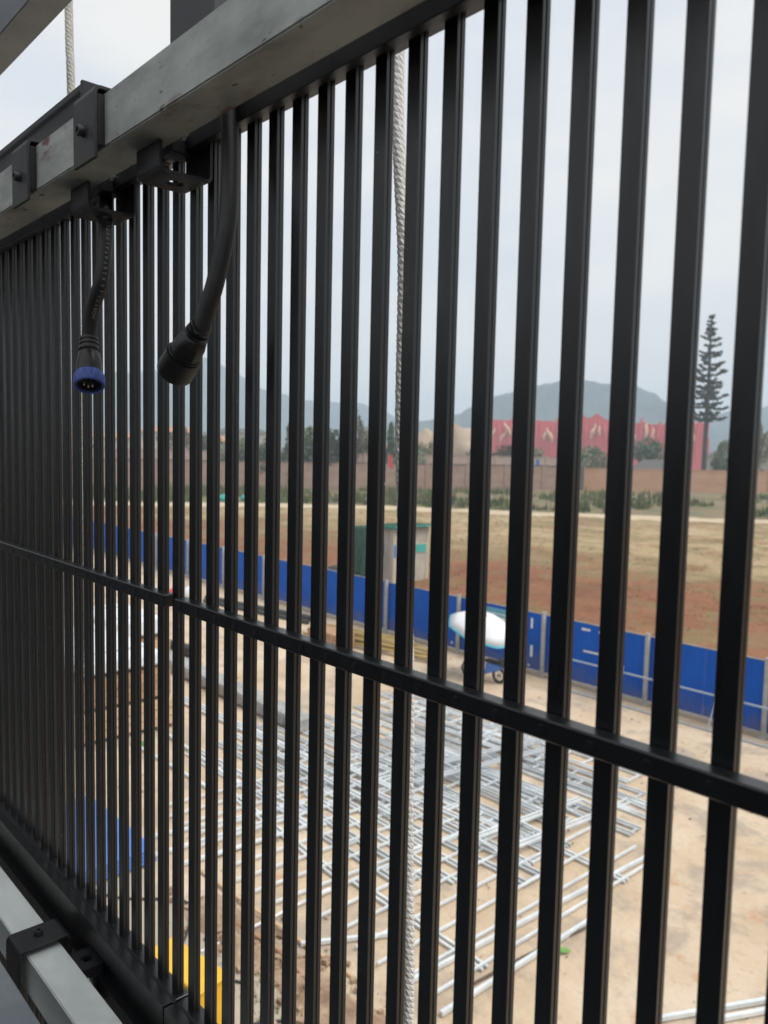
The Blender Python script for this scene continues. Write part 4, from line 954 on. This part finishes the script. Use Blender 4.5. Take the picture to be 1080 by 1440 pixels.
tag(MB().box((-61.5, 163.5, 2.6), (1.5, 1.5, 6.0), rz=.9).build('gate_pillar', M['coping']), 'dark pillar standing at the right end of the orange wall', 'pillar')
run_wall('boundary_wall', [(-140, 20), (-121.5, 72), (-107, 105), (-93, 134)], -.2, 6.3, .3, M['pinkwall'], M['pinkwall'], 'higher pinkish wall with posts behind the weathered brick wall', 5, pil=True)

# ------------------------------------------------------------------ far town buildings, rocks, red sculpted building
def at(px_ratio, dist):     # a point at horizontal direction X/Y = ratio, dist metres from the viewer
    v = Vector((px_ratio, 1, 0)).normalized(); return v*dist
def house(ratio, dist, W, D, h, m, roofm, label, fl=2, nw=4, gable=1.6, rz=None):
    p = at(ratio, dist); c = empty('house', (p.x, p.y, -.2), (math.atan2(p.y, p.x)-PI/2) if rz is None else rz, label, 'house')
    MB().span(-W/2, W/2, -D/2, D/2, 0, h).build('walls', m, c)
    e = .7; b = MB(); b.add([(-W/2-e, -D/2-e, h), (W/2+e, -D/2-e, h), (W/2+e, D/2+e, h), (-W/2-e, D/2+e, h), (-W/2+D*.35, 0, h+gable), (W/2-D*.35, 0, h+gable)], [(0, 1, 5, 4), (1, 2, 5), (2, 3, 4, 5), (3, 0, 4), (0, 3, 2, 1)])
    b.build('roof', roofm, c)
    fh_ = h/fl
    for a in range(fl):
        for k in range(nw):
            x = -W/2+W*(k+.5)/nw; w = MB().span(x-.75, x+.75, -D/2-.06, -D/2, a*fh_+.9, a*fh_+2.3).build('window', M['plaster_y'], c)
            MB().span(x-.65, x+.65, -D/2-.08, -D/2-.061, a*fh_+1.0, a*fh_+2.2).build('pane', M['glass'], w)
house(-.556, 182, 10, 7, 4.3, M['pinkwall'], M['roof'], 'low grey roofed pavilion behind the orange wall, left of the tall pine', 1, 4, 2.2)
house(-2.361, 260, 26, 10, 9, M['plaster_y'], M['roof_o'], 'long pale house with an orange roof at the far left', 2, 7)
house(-1.95, 250, 18, 9, 11, M['plaster'], M['roof_o'], 'taller grey house with an orange roof, right of the long pale house', 3, 5)
house(-1.73, 240, 16, 9, 8.5, M['pinkwall'], M['roof_o'], 'pinkish house with an orange roof behind the left trees', 2, 4)
house(-1.60, 300, 20, 10, 12, M['plaster'], M['roof'], 'three storey grey house with a dark roof far behind the left wall', 3, 6)
house(-2.9, 280, 30, 10, 10, M['plaster'], M['roof'], 'wide grey house at the farthest left behind the dense bars', 3, 8)
house(-1.05, 260, 22, 10, 7.2, M['plaster_y'], M['roof_o'], 'cream house with an orange roof behind the middle trees', 2, 6)
house(-.80, 230, 14, 8, 5.0, M['plaster'], M['roof'], 'low grey house below the red building', 1, 6)
house(-.44, 240, 18, 8, 7.6, M['plaster'], M['roof'], 'grey house at the right edge behind the orange wall', 2, 5)
blob('rock_mound', tuple(at(-.93, 270))+() , (9, 7, 9.8), M['rock'], 2, 'tan artificial rock mound left of the red building', 'rock mound', 3, .5)
blob('rock_mound', tuple(at(-1.0, 275)), (7, 6, 7.5), M['rock'], 7, 'lower tan rock mound beside the larger one', 'rock mound', 3, .5)

# red building with sculpted skyline
pR_ = at(-.66, 400); fa = math.atan2(pR_.y, pR_.x)-PI/2
rb_ = empty('red_building', (pR_.x, pR_.y, 0), fa, 'long red building with a sculpted skyline and cream swirls below the mountain', 'building')
Wd = 106
sil = []
def zs(px): return 0
# skyline: (fraction along, height)
sk_ = [(0, 26), (.012, 28.2), (.03, 27.4), (.045, 26.0), (.10, 25.6), (.16, 26.2), (.25, 25.8), (.355, 25.6), (.37, 27.5), (.385, 31), (.395, 29.5), (.405, 33), (.415, 30), (.43, 28), (.45, 29.5), (.465, 31.2), (.475, 29), (.50, 29.2), (.515, 32), (.525, 32.2), (.54, 30), (.56, 27), (.60, 26.2), (.64, 25.2), (.69, 24.6), (.72, 25.4), (.76, 24.4), (.80, 24.2), (.835, 26), (.85, 25), (.87, 24.2), (.90, 25.6), (.93, 24.8), (.955, 26.6), (.975, 25.5), (.99, 21), (1, 16)]
sk_ = [(a_, h_ if h_ < 25 else 25+(h_-25)*.55) for a_, h_ in sk_]
fr_ = []
for i in range(len(sk_)-1):
    (a0, h0), (a1, h1) = sk_[i], sk_[i+1]
    ns_ = max(1, int((a1-a0)*60))
    for k in range(ns_): u = k/ns_; fr_.append((a0+(a1-a0)*u, h0+(h1-h0)*u+(.6*noise.noise(((a0+(a1-a0)*u)*90, 0, 0)))))
fr_.append(sk_[-1])
poly = [(-Wd/2, 0)]+[(-Wd/2+a*Wd, h-3.2) for a, h in fr_]+[(Wd/2, 0)]
b = MB(); n = len(poly); vs = [(x, -6, z) for x, z in poly]+[(x, 10, z) for x, z in poly]
fs = []
for i in range(1, n-2): fs.append((i, i+1, n+i+1, n+i))
# columns of quads for the faces so the outline stays well formed
def low(x): return (x, 0)
for i in range(1, n-2):
    j = len(vs); vs += [(poly[i][0], -6, 0), (poly[i+1][0], -6, 0), (poly[i][0], 10, 0), (poly[i+1][0], 10, 0)]
    fs += [(i, i+1, j+1, j), (n+i, n+i+1, j+3, j+2)]
fs += [(1, n+1, len(vs)-2, 0)] if False else []
b.add(vs, fs); b.build('sculpted_front', M['red'], rb_)
MB().span(-Wd/2, Wd/2, -5.9, 14, 0, 15).build('hall', M['red'], rb_)
# ribs and bulges of the relief
for k in range(26):
    x = -Wd/2+2+(Wd-4)*k/25+rnd.uniform(-.8, .8); h0 = rnd.uniform(12, 16); h1 = 21+rnd.uniform(-1, 3)
    MB().tube(spline([(x, -6.1, 6), (x+rnd.uniform(-.6, .6), -6.5, h0), (x+rnd.uniform(-1.2, 1.2), -6.2, h1)], 5), [.55]*11, 6).build('relief_rib', M['red'], rb_, smooth=True)
def swirl(x, z, s, seed):
    # a flame or wave like tongue: thick in the middle, curling at its end
    q = random.Random(seed); hand = q.choice((-1, 1)); pts = []; a = q.uniform(-.4, .4)+(PI/2); px, pz = x, z-s*1.3
    st = s*.27
    for k in range(12):
        pts.append((px, -6.7-.3*math.sin(k*.5), pz)); a += hand*(.04+.022*k)*q.uniform(.3, 1.6)*(1 if k < 7 else -1.2); px += math.cos(a)*st; pz += math.sin(a)*st*1.15
    rs = [s*.34*(.35+.8*math.sin(PI*min(1, (k+1.5)/13)))*q.uniform(.8, 1.2) for k in range(12)]
    MB().tube(pts, rs, 7).build('cream_swirl', M['cream'], rb_, smooth=True)
q_ = random.Random(4)
for k, x in enumerate([-50, -47.5, -43, -38, -35, -29, -22, -18, -14.5, -9, -5, 0, 4, 9, 14, 20, 24.5, 28, 36, 42, 46]):
    swirl(x, q_.uniform(14.0, 18.0), q_.uniform(1.5, 2.4), k+20)
tag(rb_)

# banners beyond the wall
for k, (ra, d, z, m, lb) in enumerate([(-.757, 150, 4.8, M['bluebox'], 'small violet banner above the wall under the red building'), (-.772, 151, 5.8, M['roof_o'], 'small orange banner left of the violet one'), (-1.095, 125, 5.2, M['red'], 'slanting red banner above the wall at the centre left'), (-.95, 140, 5.0, M['red'], 'short red banner left of the tan rock mound'), (-.435, 175, 5.6, M['red'], 'red banner by the right edge behind the wall')]):
    p = at(ra, d); c = empty('banner', (p.x, p.y, 0), fa, lb, 'banner', 'banners standing beyond the wall')
    MB().tube([(0, 0, 0), (0, 0, z+1.5)], .05, 6).build('pole', M['greypost'], c); MB().prism([(.05, z-.6), (.9, z-.9), (.6, z+1.3), (.05, z+1.4)], -.015, .015, 'y').build('cloth', m, c)

# ------------------------------------------------------------------ trees
def crown_mesh(seed, m, kind, nleaf=1500):
    rr = random.Random(seed); vs = []; fs = []
    cl = []
    if kind == 'round':
        for k in range(16): a = rr.uniform(0, 2*PI); q = rr.random()**.5; cl.append((math.cos(a)*q*.75, math.sin(a)*q*.75, rr.uniform(-.6, .85)*(1-.35*q), rr.uniform(.25, .45)))
    elif kind == 'cone':
        for k in range(20): t = k/19; a = rr.uniform(0, 2*PI); q = (1-t)*.55*rr.random(); cl.append((math.cos(a)*q, math.sin(a)*q, -.9+1.9*t, .42*(1-t)+.12))
    else:
        for k in range(12): a = rr.uniform(0, 2*PI); q = rr.random()**.5; cl.append((math.cos(a)*q*.9, math.sin(a)*q*.9, rr.uniform(-.4, .9), rr.uniform(.12, .25)))
    for k in range(nleaf if kind != 'bare' else nleaf//3):
        c = rr.choice(cl); d = Vector((rr.gauss(0, 1), rr.gauss(0, 1), rr.gauss(0, 1))).normalized()*c[3]*rr.uniform(.5, 1.1); p = Vector(c[:3])+d
        s = rr.uniform(.05, .105); a1 = Vector((rr.gauss(0, 1), rr.gauss(0, 1), rr.gauss(0, 1))).normalized(); a2 = a1.orthogonal().normalized(); i = len(vs)
        vs += [p-a1*s, p+a2*s*.7, p+a1*s, p-a2*s*.7]; fs.append((i, i+1, i+2, i+3))
    b = MB(); b.add(vs, fs); o = b.build('crown', m, None); me = o.data; bpy.data.objects.remove(o); return me
CR = {}
for kd in ('round', 'cone', 'bare'):
    for mi_ in ('leaf_a', 'leaf_b', 'leaf_c'): CR[(kd, mi_)] = crown_mesh(hash((kd+mi_)) % 7 if False else len(CR)+1, M[mi_], kd)
def tree(ratio, dist, h, w, kind, mi_, label, group='trees beyond the wall'):
    p = at(ratio, dist); c = empty('tree', (p.x, p.y, -.1), rnd.uniform(0, 6), label, 'tree', group)
    b = MB(); b.tube([(0, 0, 0), (.1, 0, h*.3), (0, .1, h*.62), (0, 0, h*.9)], [.22, .17, .11, .03], 7)
    for k in range(6 if kind != 'bare' else 12):
        a = rnd.uniform(0, 2*PI); z0 = h*rnd.uniform(.25, .6); l = w*rnd.uniform(.3, .8 if kind != 'bare' else 1.0); b.tube([(0, 0, z0), (math.cos(a)*l*.5, math.sin(a)*l*.5, z0+h*.14), (math.cos(a)*l, math.sin(a)*l, z0+h*.34)], [.08, .05, .02], 5)
    b.build('trunk', M['bark'], c, smooth=True)
    o = bpy.data.objects.new('crown', CR[(kind, mi_)]); COL.objects.link(o); o.parent = c; o.location = (0, 0, h*.60); o.scale = (w, w, h*.42); o.rotation_euler = (0, 0, rnd.uniform(0, 6))
TR = [(-1.62, 140, 9.5, 3.6, 'round', 'leaf_a', 'grey green bushy tree at the left end of the tree row'),
      (-1.50, 135, 8.8, 3.0, 'round', 'leaf_b', 'dark bushy tree second from the left in the row'),
      (-1.405, 136, 11.0, 3.4, 'cone', 'leaf_b', 'pointed dark evergreen in the left of the tree row'),
      (-1.325, 140, 11.2, 4.2, 'round', 'leaf_a', 'broad rounded tree right of the pointed evergreen'),
      (-1.245, 138, 11.5, 4.0, 'round', 'leaf_b', 'tall rounded dark tree in the middle of the row'),
      (-1.19, 145, 15.0, 3.0, 'bare', 'leaf_c', 'nearly bare tall tree rising above the row'),
      (-1.155, 150, 11.0, 3.2, 'round', 'leaf_c', 'dry olive tree below the nearly bare one'),
      (-1.088, 142, 11.4, 2.7, 'cone', 'leaf_b', 'slim dark evergreen standing alone at the centre'),
      (-1.03, 150, 9.0, 3.2, 'round', 'leaf_a', 'small round tree right of the slim evergreen'),
      (-.985, 155, 10.2, 2.8, 'bare', 'leaf_c', 'small bare tree left of the tan rock'),
      (-.865, 165, 8.6, 3.4, 'round', 'leaf_b', 'dark low tree right of the tan rock'),
      (-.80, 175, 9.6, 3.6, 'round', 'leaf_c', 'dry olive tree in front of the red building at left'),
      (-.765, 185, 8.8, 3.2, 'round', 'leaf_a', 'grey green tree second in front of the red building'),
      (-.705, 178, 7.8, 3.4, 'round', 'leaf_b', 'dark tree below the skyline spikes of the red building'),
      (-.665, 182, 9.2, 3.8, 'round', 'leaf_a', 'broad tree in front of the middle of the red building'),
      (-.640, 176, 7.6, 3.0, 'round', 'leaf_c', 'dry low tree beside the broad one under the red building'),
      (-.573, 190, 12.4, 3.8, 'round', 'leaf_b', 'tall round dark tree behind the pavilion roof'),
      (-.53, 205, 10.5, 4.0, 'round', 'leaf_a', 'grey green tree left of the tall pine'),
      (-.466, 180, 9.0, 3.0, 'round', 'leaf_b', 'dark tree just right of the tall pine trunk'),
      (-.452, 200, 11.5, 3.8, 'round', 'leaf_a', 'bushy tree farther right of the tall pine'),
      (-.425, 185, 15.0, 3.6, 'round', 'leaf_c', 'tall loose tree at the right edge of the view'),
      (-1.75, 150, 10.0, 3.6, 'round', 'leaf_a', 'bushy tree seen between the far left bars'),
      (-1.9, 165, 11.0, 3.4, 'bare', 'leaf_c', 'thin bare tree at the far left')]
for t_ in TR: tree(*t_)

# tall disguised pine mast
pp_ = at(-.4885, 190); pt = empty('pine_tree', (pp_.x, pp_.y, -.1), 0, 'very tall thin dark pine with a bare lower trunk at the right', 'pine tree')
Ht = 7.7+.158*190+.1
MB().tube([(0, 0, 0), (0, 0, Ht*.45), (0, 0, Ht)], [.62, .45, .12], 12).build('trunk', M['bark'], pt, smooth=True)
rr = random.Random(5)
whorls = 19; z_lo = Ht*.41
for wv in range(whorls):
    t = wv/(whorls-1); z = z_lo+(Ht-z_lo-.3)*t+rr.uniform(-.3, .3); L = (4.7*(1-t)**.72+.45)*(.72 if wv < 2 else 1)*rr.uniform(.82, 1.1)
    nb = rr.choice([4, 5, 6]); b = MB()
    for k in range(nb):
        a = 2*PI*k/nb+rr.uniform(-.5, .5)+wv*1.7; ll = L*rr.uniform(.55, 1.15); ux, uy = math.cos(a), math.sin(a); dz = rr.uniform(-.4, .3); up_ = rr.uniform(.02, .28)
        pts = spline([(0, 0, z+dz), (ux*ll*.4, uy*ll*.4, z+dz-.05*ll), (ux*ll*.75, uy*ll*.75, z+dz+(up_-.1)*ll), (ux*ll, uy*ll, z+dz+up_*ll)], 3)
        b.tube(pts, [.08*(1-.08*q) for q in range(len(pts))], 5)
        nq = int(6+ll*5)
        for q in range(nq):
            u = (.15+.85*q/nq)*(len(pts)-1); i0 = min(int(u), len(pts)-2); p = Vector(pts[i0]).lerp(Vector(pts[i0+1]), u-i0)
            for s_ in range(4):
                d = Vector((rr.gauss(0, 1)+ux*.7, rr.gauss(0, 1)+uy*.7, rr.gauss(0, .5)-.05)).normalized(); ln = rr.uniform(.35, .8)*(1-.3*t); sd2 = d.orthogonal().normalized()*rr.uniform(.09, .17)
                b.add([p-sd2, p+d*ln*.6-sd2*1.2, p+d*ln, p+d*ln*.6+sd2*1.2, p+sd2], [(0, 1, 2, 3, 4)])
    b.build('branch_whorl', M['pine'], pt)
# ------------------------------------------------------------------ small litter
b = MB()
for k in range(90):
    x = rnd.uniform(-14, -1); y = rnd.uniform(6.5, 20.5); L_ = rnd.uniform(.03, .16); a = rnd.uniform(0, PI)
    b.tube([(x, y, .03), (x+math.cos(a)*L_, y+math.sin(a)*L_, .035)], .006, 5)
tag(b.build('twig_litter', M['stick']), 'twigs and small scraps scattered over the yard', None, None, 'stuff')
